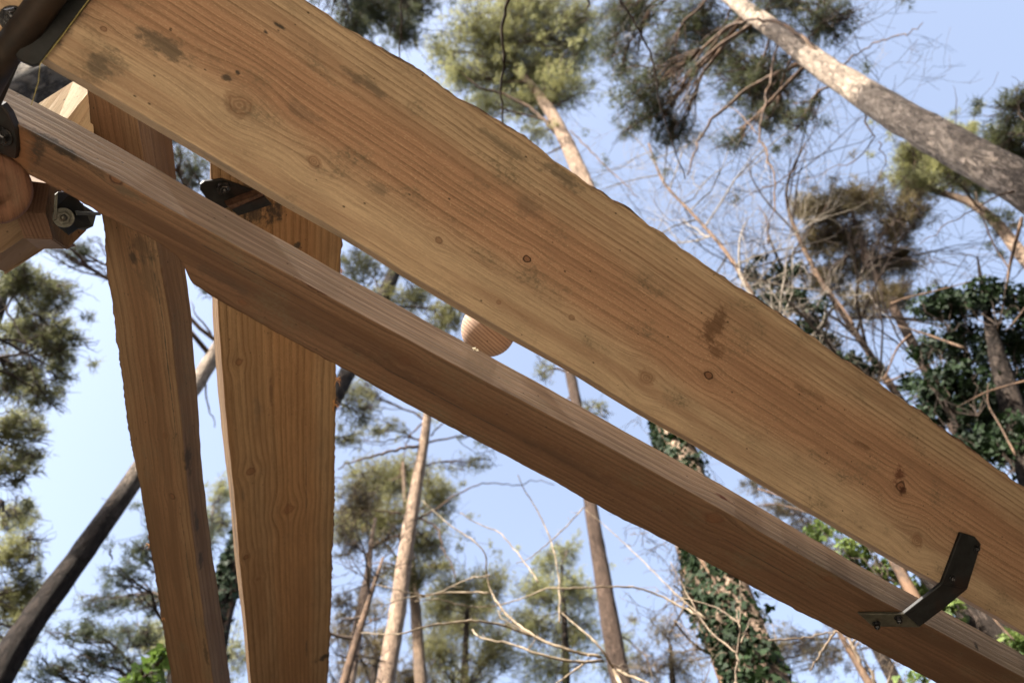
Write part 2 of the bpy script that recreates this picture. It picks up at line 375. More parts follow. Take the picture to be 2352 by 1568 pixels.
mw2 = wood('narrow_beam_wood', (.185, .106, .062), (.055, .026, .014), (.130, .066, .037), 8.4, 80, (.02, .12), k2, s2, .04, .9, .8, side=(.22, .165, .12), streak=.95)
build_beam(b2, S2, A2, B2, mw2, 'beam', 'long reddish brown beam with a grey upper side and a wavy bark edge', (.0007, .0010), 12, 520, (.05, .8), bark=True)

S3 = [(285, 60), (300, 200), (322, 320), (345, 450), (362, 595), (391, 731), (401, 850), (413, 935), (422, 1035), (432, 1147), (452, 1307), (473, 1460), (490, 1568), (512, 1720)]
A3 = [(175, 60), (201, 210), (206, 252), (208, 290), (222, 400), (240, 527), (245, 622), (258, 690), (269, 792), (282, 884), (292, 969), (309, 1060), (323, 1123), (343, 1246), (360, 1341), (377, 1460), (396, 1568), (418, 1720)]
B3 = [(388, 60), (402, 240), (408, 328), (411, 409), (418, 520), (425, 609), (435, 731), (445, 850), (456, 969), (462, 1050), (473, 1127), (486, 1246), (503, 1375), (524, 1568), (545, 1720)]
k3 = [uvpx(b3, *q) + (kd,) for *q, kd in ((398, 1140, 8, .9), (378, 1000, 7, .1))]
s3 = [st(b3, 380, 820, .3, .0015, .8, DK0), st(b3, 345, 640, .05, .03, .4, (.06, .045, .03)), st(b3, 440, 1350, .2, .0012, .8, DK0), st(b3, 460, 1220, .05, .008, .7, DK0), st(b3, 435, 1065, .05, .014, .7, DK), st(b3, 468, 1300, .03, .012, .7, DK), st(b3, 330, 570, .03, .03, .5, DK), st(b3, 310, 590, .02, .012, .8, DK), st(b3, 350, 860, .06, .008, .5, BR), st(b3, 385, 700, .1, .006, .5, BR), st(b3, 470, 1500, .05, .008, .6, DK)]
mw3 = wood('left_beam_wood', (.22, .135, .076), (.075, .037, .018), (.185, .10, .052), 14.2, 70, (.03, .10), k3, s3, .05, .7, .7, streak=.8)
build_beam(b3, S3, A3, B3, mw3, 'beam', 'narrower of the two beams running down the photo, rough dark left edge', (.0008, .0018), 22, 460, (0, .4), bark=True)

S4 = [(484, 330), (486, 450), (498, 640), (504, 765), (511, 850), (520, 960), (526, 1035), (538, 1137), (552, 1307), (566, 1440), (576, 1568), (590, 1720)]
B4 = [(467, 330), (470, 450), (482, 640), (489, 765), (496, 850), (506, 960), (512, 1035), (524, 1137), (538, 1307), (553, 1440), (565, 1568), (579, 1720)]
A4 = [(790, 430), (785, 549), (782, 619), (776, 740), (772, 840), (770, 935), (769, 1060), (769, 1130), (766, 1200), (762, 1273), (761, 1370), (758, 1460), (752, 1568), (745, 1720)]
k4 = [uvpx(b4, *q) + (kd,) for *q, kd in ((548, 832, 8, .4), (573, 1083, 10, .3), (660, 1170, 13, .15), (562, 1280, 7, .4), (590, 1330, 5, .3))]
s4 = [st(b4, 700, 1100, .25, .0015, .7, DK0), st(b4, 560, 700, .02, .02, .4, GR), st(b4, 590, 940, .05, .01, .35, GR), st(b4, 700, 1490, .06, .004, .6, DK0), st(b4, 720, 640, .012, .006, .9, DK0), st(b4, 678, 565, .01, .008, .9, DK0), st(b4, 622, 900, .05, .004, .7, BR), st(b4, 745, 1508, .02, .05, .9, DK), st(b4, 520, 1200, .2, .006, .6, DK), st(b4, 572, 450, .1, .03, .8, DK), st(b4, 620, 485, .03, .02, .9, DK), st(b4, 555, 1140, .03, .005, .5, GR)]
mw4 = wood('striped_beam_wood', (.32, .205, .108), (.075, .038, .014), (.28, .15, .066), 21.5, 62, (.10, .22), k4, s4, 0, .85, .25, warp=.8)
build_beam(b4, S4, A4, B4, mw4, 'beam', 'broad beam with bold straight grain stripes, running down the photo', (.0007, .0018), 31, 460, (.0, .4), bark=True)

# ------------------------------------------------------------------ steel brackets
def slab(mb, poly, thick, bev=0):
    """poly = list of 3-D points (front face), thick = vector to the back"""
    P = np.array(poly); n = len(P); c = P.mean(0)
    t = np.asarray(thick)
    e = .0015
    inner = P + (c - P) / (np.linalg.norm(c - P, axis=1)[:, None]) * e
    Vs = np.concatenate([inner, P + t * .2, P + t])
    fs = [tuple(range(n))]
    for L in range(2):
        for j in range(n): fs.append((L * n + j, L * n + (j + 1) % n, (L + 1) * n + (j + 1) % n, (L + 1) * n + j))
    fs.append(tuple(2 * n + j for j in range(n - 1, -1, -1)))
    mb.add(Vs, fs)
def onp(b, x, y, off=.0, face='A'):
    nn = b.nA if face == 'A' else b.nB
    P = unproj((x, y), b.P0 + nn * off, nn); return P
def bolt(P, n, r, mat, parent, hexhead=True, h=None):
    """a bolt: washer, hexagonal head, domed end"""
    n = n / np.linalg.norm(n); a = np.cross(n, [.3, .5, .8]); a /= np.linalg.norm(a); b = np.cross(n, a)
    h = h or r * .8; mb = MB()
    prof = [(0, r * 1.5, 24), (r * .2, r * 1.5, 24)]
    def ringv(z, rr, k, ph=0): return [P + n * z + rr * (a * cos(2 * pi * i / k + ph) + b * sin(2 * pi * i / k + ph)) for i in range(k)]
    k = 24
    mb.add(ringv(0, r * 1.45, k) + ringv(r * .2, r * 1.4, k), [tuple(range(k)), tuple(k + i for i in range(k))] + [(i, (i + 1) % k, k + (i + 1) % k, k + i) for i in range(k)])
    k = 6
    rr = ringv(r * .2, r, k) + ringv(r * .2 + h, r, k) + ringv(r * .2 + h * 1.15, r * .82, k)
    fs = [tuple(2 * k + i for i in range(k))]
    for L in range(2): fs += [(L * k + i, L * k + (i + 1) % k, (L + 1) * k + (i + 1) % k, (L + 1) * k + i) for i in range(k)]
    mb.add(rr, fs)
    k = 12; rr = []; 
    for q in range(4):
        t = q / 3 * pi / 2; rr += ringv(r * .2 + h * 1.15 + r * .45 * sin(t), r * .5 * cos(t) + 1e-5, k)
    mb.add(rr, [(L * k + i, L * k + (i + 1) % k, (L + 1) * k + (i + 1) % k, (L + 1) * k + i) for L in range(3) for i in range(k)])
    return mb.build('bolt', mat, parent)

# bent flat bar joining beam 1 to beam 2, lower right
T1 = b1.nA * .007; T2 = b2.nA * .007
def barslab(name, segs, mat, label=None):
    mb = MB()
    for poly, th in segs: slab(mb, poly, th)
    o = mb.build(name, mat, FRAME); 
    if label: tag(o, label)
    return o
tl, tr = onp(b1, 2208, 1222, .007), onp(b1, 2240, 1232, .007)
tr2 = onp(b1, 2254, 1249, .007)
bl, br = onp(b1, 2163, 1341, .007), onp(b1, 2222, 1352, .007)
cl, cr_ = onp(b2, 2077, 1409, .007), onp(b2, 2112, 1439, .007)
el, er = onp(b2, 1971, 1409, .007), onp(b2, 2004, 1438, .007)
mid = np.cross(cl - bl, br - bl); mid /= np.linalg.norm(mid)
if np.dot(mid, CAM - bl) < 0: mid = -mid
mb = MB(); slab(mb, [tl, tr, tr2, br, bl], -b1.nA * .006); slab(mb, [bl, br, (br + cr_) * .5 + .002 * mid, cr_, cl], -mid * .006)
brk = mb.build('bracket', m_metal, FRAME); tag(brk, 'black bent flat bar joining the two long beams at lower right')
mb = MB(); slab(mb, [cl + .001 * b2.nA, cr_ + .001 * b2.nA, er, onp(b2, 1985, 1421, .007), el], -b2.nA * .005)
fl = mb.build('flange', m_metal2, brk)
for (b, x, y) in ((b1, 2242, 1259), (b1, 2186, 1328)): bolt(onp(b, x, y, .007), b.nA, .0055, m_bolt, brk, h=.004)
for (b, x, y) in ((b2, 2063, 1418), (b2, 2013, 1431)): bolt(onp(b, x, y, .0085), b.nA, .0056, m_bolt, brk, h=.009)

# bracket on the hidden side, between beams 1 and 2, on the striped beam
def pt(x, y, d): return CAM + ray(x, y) * d
f4 = b4.nA
def pb4(x, y, off): return unproj((x, y), b4.P0 + b4.nA * off, b4.nA)
mb = MB(); slab(mb, [pb4(470, 417, .004), pb4(511, 412, .006), pb4(545, 424, .008), pb4(602, 444, .010), pb4(516, 480, .010), pb4(478, 462, .004), pb4(460, 436, .004), pb4(461, 424, .004)], -f4 * .006)
brk2 = mb.build('bracket', m_metal, FRAME); tag(brk2, 'dark plate with one bolt, seen in the gap between the long beams')
mb = MB(); slab(mb, [pb4(602, 443, .03), pb4(606, 449, .03), pb4(530, 482, .03), pb4(522, 474, .03)], -f4 * .02); mb.build('edge', m_rust, brk2)
mb = MB(); slab(mb, [pb4(608, 451, .012), pb4(625, 470, .012), pb4(548, 496, .012), pb4(528, 480, .012)], -f4 * .010); mb.build('flange', m_metal, brk2)
bolt(pb4(513, 433, .011), f4, .0095, m_bolt, brk2, h=.005)

# hub plates upper left
h1 = b1.nA
def q1(x, y, o=.01): return unproj((x, y), b1.P0 + b1.nA * o, b1.nA)
mb = MB(); slab(mb, [q1(35, 126), q1(40, 136), q1(74, 151), q1(88, 147), q1(204, 0), q1(290, -110), q1(210, -110), q1(126, 10)], -h1 * .008)
hub = mb.build('hub_bracket', m_metal, FRAME); tag(hub, 'black steel hub plates holding the beam ends at upper left')
mb = MB(); slab(mb, [q1(-20, 130, -.01), q1(30, 130, -.01), q1(190, -80, -.01), q1(20, -80, -.01), q1(-60, 20, -.01)], -h1 * .008); mb.build('back_plate', m_metal, hub)
mb = MB(); pts = [pt(-60, 250, 1.30), pt(0, 140, 1.26), pt(60, 62, 1.24), pt(140, -50, 1.22), pt(200, -130, 1.2)]
mb.tube(pts, [.018] * 5, 20, lump=.01); o = mb.build('rod', simple('dark_rod', (.012, .008, .006), (.03, .018, .012), 20, .6, .0005, .3), hub, True)
bolt(q1(33, 46, .0), h1, .012, m_bolt, hub)
# vertical dark plate down to the second beam
mb = MB(); slab(mb, [pt(-60, 60, 1.33), pt(60, 110, 1.33), pt(22, 190, 1.36), pt(2, 245, 1.36), pt(-60, 260, 1.36)], ray(0, 200) * .01); mb.build('side_plate', m_metal, hub)
# end bracket on the second beam
def q2(x, y, o=.01): return unproj((x, y), b2.P0 + b2.nA * o, b2.nA)
mb = MB(); slab(mb, [q2(-60, 225), q2(2, 243), q2(18, 262), q2(34, 300), q2(38, 350), q2(34, 366), q2(20, 362), q2(-60, 325)], -b2.nA * .014)
br3 = mb.build('bracket', m_metal, FRAME); tag(br3, 'black plate wrapping the left end of the reddish beam')
bolt(q2(6, 312, .012), b2.nA, .011, m_bolt, br3)

# ------------------------------------------------------------------ short timbers round the hub (left edge)
def boxuv(name, poly, back, mat, label, du=None):
    """prism from a front polygon; grain uv laid along du"""
    P = np.array(poly); n = len(P); Bk = P + np.asarray(back)
    Vs = np.concatenate([P, Bk]); fs = [tuple(range(n)), tuple(range(2 * n - 1, n - 1, -1))] + [(j, (j + 1) % n, n + (j + 1) % n, n + j) for j in range(n)]
    me = bpy.data.meshes.new(name); me.from_pydata(Vs.tolist(), [], fs); me.materials.append(mat)
    ul = me.uv_layers.new(name='grain'); du = np.asarray(du) / np.linalg.norm(du)
    for p in me.polygons:
        nn = np.array(p.normal); wv = np.cross(nn, du); 
        if np.linalg.norm(wv) < .05: wv = np.array([1, 0, 0.])
        wv /= np.linalg.norm(wv); uu = np.cross(wv, nn)
        for li in p.loop_indices:
            q = Vs[me.loops[li].vertex_index]; ul.data[li].uv = (float(q @ uu), float(q @ wv))
    me.update()
    import bmesh
    bm = bmesh.new(); bm.from_mesh(me)
    bmesh.ops.bevel(bm, geom=list(bm.edges), offset=.002, segments=2, affect='EDGES', clamp_overlap=True)
    bmesh.ops.recalc_face_normals(bm, faces=bm.faces); bm.to_mesh(me); bm.free()
    o = link(name, me, FRAME); tag(o, label); return o
mw5 = wood('pale_strut_wood', (.20, .13, .08), (.12, .07, .038), (.17, .10, .058), 33., 40, (.02, .07), (), (), 0, .5, .3)
mw6 = wood('end_grain_wood', (.15, .085, .055), (.055, .022, .014), (.13, .065, .04), 41., 190, (.0, .2), (), (), 0, .95, .1, warp=.12)
# strut going down-left out of the picture
dq = pt(-100, 640, 1.9) - pt(60, 500, 1.72)
boxuv('strut', [pt(-40, 502, 1.75), pt(36, 462, 1.68), pt(75, 500, 1.68), pt(56, 543, 1.68), pt(-40, 606, 1.75)], np.array([.0, .04, .055]), mw5, 'pale strut leaving at the left edge', dq)
# block with ribbed end grain: two kinked end facets plus a chamfered underside
def blk(lst): return [pt(x, y, d) for x, y, d in lst]
bk = ray(110, 480) * .10 + X * .02
o = boxuv('strut_end', blk([(48, 416, 1.60), (112, 424, 1.60), (101, 486, 1.585), (36, 486, 1.585)]), bk, mw6, 'ribbed end grain block with a chamfered face', pt(48, 416, 1.6) - pt(36, 486, 1.585))
boxuv('strut_end', blk([(36, 487, 1.585), (101, 487, 1.585), (118, 547, 1.60), (58, 545, 1.60)]), bk, mw6, 'lower ribbed facet of the end grain block', pt(36, 487, 1.6) - pt(58, 545, 1.6))
boxuv('strut', blk([(58, 545, 1.60), (118, 547, 1.60), (153, 571, 1.68), (90, 571, 1.68)]), bk, mw3, 'brown chamfered underside of the block', X)
boxuv('strut', blk([(113, 424, 1.605), (190, 470, 1.70), (196, 528, 1.70), (154, 571, 1.68), (119, 548, 1.605), (102, 487, 1.59)]), ray(150, 500) * .09, mw3, 'dark brown cheek of the block beside the bolt', X)
boxuv('strut', blk([(50, 414, 1.605), (72, 398, 1.66), (112, 422, 1.605)]), bk, mw5, 'pale sunlit top of the block', X)
mb = MB(); nb_ = -ray(150, 490)
slab(mb, blk([(131, 440, 1.58), (165, 440, 1.60), (190, 470, 1.60), (222, 490, 1.60), (214, 520, 1.60), (195, 529, 1.60), (180, 526, 1.6), (158, 541, 1.58), (122, 512, 1.57), (122, 480, 1.57)]), ray(150, 490) * .01)
br4 = mb.build('bracket', m_metal, FRAME); tag(br4, 'dark steel shoe with a shiny round bolt at the end grain block')
mb = MB(); slab(mb, blk([(172, 484, 1.56), (232, 488, 1.60), (232, 495, 1.60), (175, 494, 1.56)]), ray(150, 490) * .03); mb.build('flange', m_metal2, br4)
mb = MB(); slab(mb, blk([(126, 446, 1.565), (133, 440, 1.565), (130, 505, 1.565), (122, 508, 1.565)]), ray(150, 490) * .02); mb.build('flange', m_metal2, br4)
bolt(pt(146, 500, 1.572), nb_, .0115, m_metal2, br4, h=.003)
# round log end with a dark hole at the left edge
def lathe(P, ax, prof, k=40):
    ax = ax / np.linalg.norm(ax); a = np.cross(ax, [.2, .9, .3]); a /= np.linalg.norm(a); b = np.cross(ax, a); V = []; 
    for z, r in prof: V += [P + ax * z + r * (a * cos(2 * pi * i / k) + b * sin(2 * pi * i / k)) for i in range(k)]
    L = len(prof); fs = [(q * k + i, q * k + (i + 1) % k, (q + 1) * k + (i + 1) % k, (q + 1) * k + i) for q in range(L - 1) for i in range(k)]
    fs += [tuple(range(k)), tuple((L - 1) * k + i for i in range(k - 1, -1, -1))]
    return V, fs
def lathe_obj(name, P, ax, prof, mat, label, gdir, parent=None, k=40):
    V, fs = lathe(P, ax, prof, k); me = bpy.data.meshes.new(name); me.from_pydata([list(map(float, q)) for q in V], [], fs); me.materials.append(mat)
    ul = me.uv_layers.new(name='grain'); g0 = gdir / np.linalg.norm(gdir); ax = ax / np.linalg.norm(ax); g1 = np.cross(ax, g0); g1 /= np.linalg.norm(g1)
    for p in me.polygons:
        p.use_smooth = len(p.vertices) == 4
        for li in p.loop_indices:
            q = V[me.loops[li].vertex_index] - P; ul.data[li].uv = (float(q @ g0), float(q @ g1))
    import bmesh
    bm = bmesh.new(); bm.from_mesh(me); bmesh.ops.recalc_face_normals(bm, faces=bm.faces); bm.to_mesh(me); bm.free()
    o = link(name, me, parent or FRAME); tag(o, label); return o
P = pt(-18, 432, 1.50)
lathe_obj('log_end', P, -ray(-40, 440), [(-.3, .055), (-.01, .055), (0, .050), (.0, .028), (-.03, .026), (-.03, .001)], wood('log_end_wood', (.15, .075, .045), (.07, .03, .018), (.12, .055, .033), 51., 60, (0, .1)), 'rounded reddish log end with a dark hole at the left edge', ray(0, 400) - ray(40, 600))
# round wooden knob between the two long beams
mwk = wood('knob_wood', (.50, .34, .245), (.12, .06, .038), (.42, .27, .19), 61., 150, (0, .08), (), (), 0, 1., .3, warp=.2)
R = .0615; prof = [(-.40, R * .55), (-.06, R * .6)]
for i in range(18):
    t = -.75 + i / 17 * (pi / 2 - .01 + .75); prof.append((R * .8 * sin(t), R * cos(t)))
ax = -ray(1122, 757)
lathe_obj('round_knob', pt(1122, 757, 1.86), ax, prof, mwk, 'round pale ball of ribbed end grain showing between the two long beams', X * .75 + U * -.66, k=48)

# the end behind, sunlight put into its pale colour, and the cobweb and straw
boxuv('sunlit_block', [pt(92, 238, 1.74), pt(168, 189, 1.74), pt(206, 208, 1.70), pt(214, 330, 1.66), pt(110, 330, 1.68)], np.array([-.02, .08, .07]), wood('sun_toned_block_wood', (.66, .52, .34), (.40, .27, .17), (.56, .42, .27), 71., 25, (.02, .07), (), (), 0, .5, .9, warp=2.), 'pale rough timber end tucked behind the left ends of the long beams', U + X * .4)
def web(pos, b):
    mb = MB()
    for (x, y, s) in pos:
        for k in range(9):
            a0 = rnd.uniform(0, 2 * pi); l = s * rnd.uniform(.4, 1.); p0 = onp(b, x, y, .003, 'B')
            p1 = p0 + (X * cos(a0) + U * sin(a0) * .9) * l * .5 - F * .002
            p2 = p1 + (X * cos(a0 + .9) + U * sin(a0 + .9)) * l * .4
            mb.tube([p0, p1, p2], [.0016, .0012, .0006], 4)
    for (p, q) in zip(pos[:-1], pos[1:]):
        P, Q = onp(b, *p[:2], .003, 'B'), onp(b, *q[:2], .003, 'B'); mb.tube([P, (P + Q) / 2 - Z * .004, Q], [.0008] * 3, 4)
    return mb
m_web = simple('cobweb', (.55, .52, .42), (.75, .72, .62), 200, .9, .001, .1)
tag(web([(1090, 800, .005), (1097, 804, .004)], b2).build('cobweb', m_web), 'small pale clot of cobweb stuck on the beam edge below the round timber tip', 'cobweb')
mb = MB(); mb.tube([pt(204, 0, 1.2), pt(142, 84, 1.2), pt(92, 148, 1.2), pt(88, 190, 1.21), pt(72, 242, 1.22)], [.0005] * 5, 5)
tag(mb.build('string', simple('straw', (.30, .24, .09), (.45, .38, .14), 100)), 'thin yellow thread hanging from the black hub plate', 'string')
# splinters on the rough sawn edges
m_spl = simple('splinter', (.42, .17, .06), (.66, .36, .16), 300)
for (x, y) in ((773, 868), (775, 873), (778, 868), (770, 918), (771, 926), (768, 934), (774, 930), (786, 616), (788, 622), (374, 1418), (340, 1250)):
    mb = MB(); base = unproj((x - 3, y), b4.P0, b4.nA) if x > 500 else unproj((x + 3, y), b3.P0, b3.nA)
    for k in range(4):
        d_ = (X * rnd.uniform(-.3, 1) * (1 if x > 500 else -1) + U * rnd.uniform(-1, .6)); d_ /= np.linalg.norm(d_); l = rnd.uniform(.004, .010)
        mb.tube([base, base + d_ * l, base + d_ * l * 1.4 - U * l * .6], [.0008, .0006, .0002], 3)
    mb.build('splinter', m_spl, b4.obj if x > 500 else b3.obj)

# ------------------------------------------------------------------ foliage builders
def tufts(centers, dirs, nlen, nwid, per, spread=.9):
    """needle tufts as thin triangles"""
    centers = np.asarray(centers); dirs = np.asarray(dirs); n = len(centers)
    c = np.repeat(centers, per, 0); d = np.repeat(dirs, per, 0); k = len(c)
    r = rs.randn(k, 3); r -= (r * d).sum(1)[:, None] * d; r /= np.linalg.norm(r, axis=1)[:, None]
    sl = rs.rand(k, 1)
    base = c + d * (sl - .5) * nlen * 1.2
    nd = d * (.35 + .5 * rs.rand(k, 1)) + r * spread; nd /= np.linalg.norm(nd, axis=1)[:, None]
    L = nlen * (.6 + .6 * rs.rand(k, 1))
    sd = np.cross(nd, rs.randn(k, 3)); sd /= np.linalg.norm(sd, axis=1)[:, None]
    w = nwid * (.7 + .6 * rs.rand(k, 1))
    V = np.stack([base - sd * w / 2, base + sd * w / 2, base + nd * L], 1).reshape(-1, 3)
    return V
def tri_mesh(name, V, mat, parent, nper=3):
    me = bpy.data.meshes.new(name); k = len(V) // nper
    me.vertices.add(len(V)); me.vertices.foreach_set('co', V.astype(np.float32).ravel())
    me.loops.add(len(V)); me.loops.foreach_set('vertex_index', np.arange(len(V), dtype=np.int32))
    me.polygons.add(k); me.polygons.foreach_set('loop_start', np.arange(0, len(V), nper, dtype=np.int32))
    me.materials.append(mat); me.update(calc_edges=True); me.validate()
    return link(name, me, parent)
LEAF = np.array([(0, 0, 0), (.32, -.12, .03), (.5, .22, 0), (.24, .36, .03), (.22, .62, .02), (0, 1., -.05), (-.22, .62, .02), (-.24, .36, .03), (-.5, .22, 0), (-.32, -.12, .03)])
def leaves(centers, normals, size, droop=.5):
    size = size * (1 + .35 * rs.randn(len(centers), 1, 1).clip(-1.5, 2))
    c = np.asarray(centers); nn = np.asarray(normals); k = len(c)
    nn = nn + rs.randn(k, 3) * .55; nn /= np.linalg.norm(nn, axis=1)[:, None]
    dn = np.tile(-Z * droop, (k, 1)) + rs.randn(k, 3) * .6; dn -= (dn * nn).sum(1)[:, None] * nn; dn /= np.linalg.norm(dn, axis=1)[:, None]
    sd = np.cross(nn, dn); s = size * (.55 + .8 * rs.rand(k, 1, 1))
    V = c[:, None] + s * (LEAF[None, :, 0:1] * sd[:, None] + LEAF[None, :, 1:2] * dn[:, None] + LEAF[None, :, 2:3] * nn[:, None])
    return V.reshape(-1, 3)

def merge(o, mb, mat, sm):
    import bmesh
    me2 = bpy.data.meshes.new('x'); me2.from_pydata(np.concatenate(mb.v).tolist(), [], mb.f); me2.materials.append(mat)
    me2.polygons.foreach_set('material_index', [1] * len(me2.polygons)); me2.polygons.foreach_set('use_smooth', [sm] * len(me2.polygons))
    bm = bmesh.new(); bm.from_mesh(o.data); bm.from_mesh(me2); bm.to_mesh(o.data); bm.free(); o.data.materials.append(mat); bpy.data.meshes.remove(me2); return o
def D_for(x, y, w, diam):      # horizontal distance at which width w px is diam metres
    r = ray(x, y); depth = FPX * diam / w; t = depth / (r @ F); return t * math.hypot(r[0], r[1])
def at(x, y, D):
    r = ray(x, y); t = D / math.hypot(r[0], r[1]); z = t * r[2]; z2 = z / (1 + (abs(z) / 25) ** 3) ** (1 / 3)
    return CAM + r * (t * z2 / z if z > 0 else t)
def depth(P): return (P - CAM) @ F
def resample(P, R, n):
    P = np.asarray(P); s = np.concatenate([[0], np.cumsum(np.linalg.norm(np.diff(P, axis=0), axis=1))])
    # smooth by a Catmull-like cubic through numpy: just dense linear + smoothing
    t = np.linspace(0, s[-1], n); Q = np.stack([np.interp(t, s, P[:, i]) for i in range(3)], 1); r = np.interp(t, s, R)
    for _ in range(3):
        Q[1:-1] = (Q[:-2] + 2 * Q[1:-1] + Q[2:]) / 4
    return Q, r
def wiggle(P0, P1, n=6, amp=.08, sag=0.):
    P0 = np.asarray(P0); P1 = np.asarray(P1); L = np.linalg.norm(P1 - P0); t = np.linspace(0, 1, n)[:, None]
    Q = P0 + (P1 - P0) * t; r = rs.randn(n, 3) * amp * L * .35; r[0] = 0; r[-1] = 0
    bow = rs.randn(3) * amp * L * .9; bow[2] += sag * L
    return Q + r * .6 + bow * np.sin(t * pi)

M_needle = {}
def needle(kind):
    cs = {'olive': ((.052, .054, .022), (.25, .235, .095)), 'mid': ((.040, .046, .026), (.18, .18, .08)), 'dark': ((.026, .032, .018), (.085, .092, .040)), 'blue': ((.032, .042, .028), (.10, .115, .062)), 'brown': ((.075, .058, .028), (.21, .165, .08)), 'light': ((.095, .10, .038), (.36, .35, .15))}
    if kind not in M_needle: M_needle[kind] = leafmat('pine_needles_' + kind, *cs[kind], .42, .55, 1.3)
    return M_needle[kind]
m_limb = simple('pine_limb_bark', (.05, .034, .025), (.15, .095, .062), 14, .85, .01, .7, (1, 1, .5), c3=(.15, .09, .055))
m_dead = simple('bare_twig_bark', (.09, .066, .048), (.23, .175, .125), 10, .85, .003, .4)
m_darktwig = simple('dark_twig_bark', (.03, .022, .018), (.09, .065, .05), 10, .85, .003, .4)
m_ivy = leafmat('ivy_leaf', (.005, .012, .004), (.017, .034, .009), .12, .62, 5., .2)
m_ivy2 = leafmat('sunny_ivy_leaf', (.03, .065, .012), (.15, .19, .05), .3, .55, 8., .2)  # brighter copy of the ivy leaf, sunlight put into its colour
BARK_O = barkmat('pine_bark_orange', (.60, .43, .31), (.28, .195, .145), (.06, .04, .028), 6., 12., .75)
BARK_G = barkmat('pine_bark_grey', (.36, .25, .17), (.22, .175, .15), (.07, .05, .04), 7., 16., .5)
BARK_S = barkmat('pine_bark_pale_shaded', (.62, .49, .38), (.065, .047, .036), (.025, .018, .013), 7.5, 11.5, .7)  # lower trunk darkened: its shade is painted into the bark colour
BARK_M = barkmat('pine_bark_brown', (.15, .10, .074), (.085, .06, .047), (.035, .025, .02), 9., 14., .6)
BARK_D = barkmat('pine_bark_dark', (.11, .08, .065), (.075, .056, .045), (.015, .011, .009), 30.)

def inell(c, rx, ry, rz, n, hollow=.35, seed=None):
    """points in an ellipsoid with clumpy gaps"""
    out = []
    ph = rs.rand(6) * 10
    while len(out) < n:
        q = rs.randn(400, 3); q /= np.linalg.norm(q, axis=1)[:, None]; q *= (hollow + (1 - hollow) * rs.rand(400, 1) ** .6)
        g = np.sin(q[:, 0] * 5.1 + ph[0]) * np.sin(q[:, 1] * 4.7 + ph[1]) + np.sin(q[:, 2] * 5.3 + ph[2]) * np.sin(q[:, 0] * 7.9 + ph[3]) + .5 * np.sin(q[:, 1] * 11 + ph[4]) * np.sin(q[:, 0] * 12 + ph[5])
        q = q[g > -.38]; out += list(q)
    out = np.array(out[:n])
    return c + out[:, 0:1] * rx * X + out[:, 1:2] * ry * U + out[:, 2:3] * rz * F, out

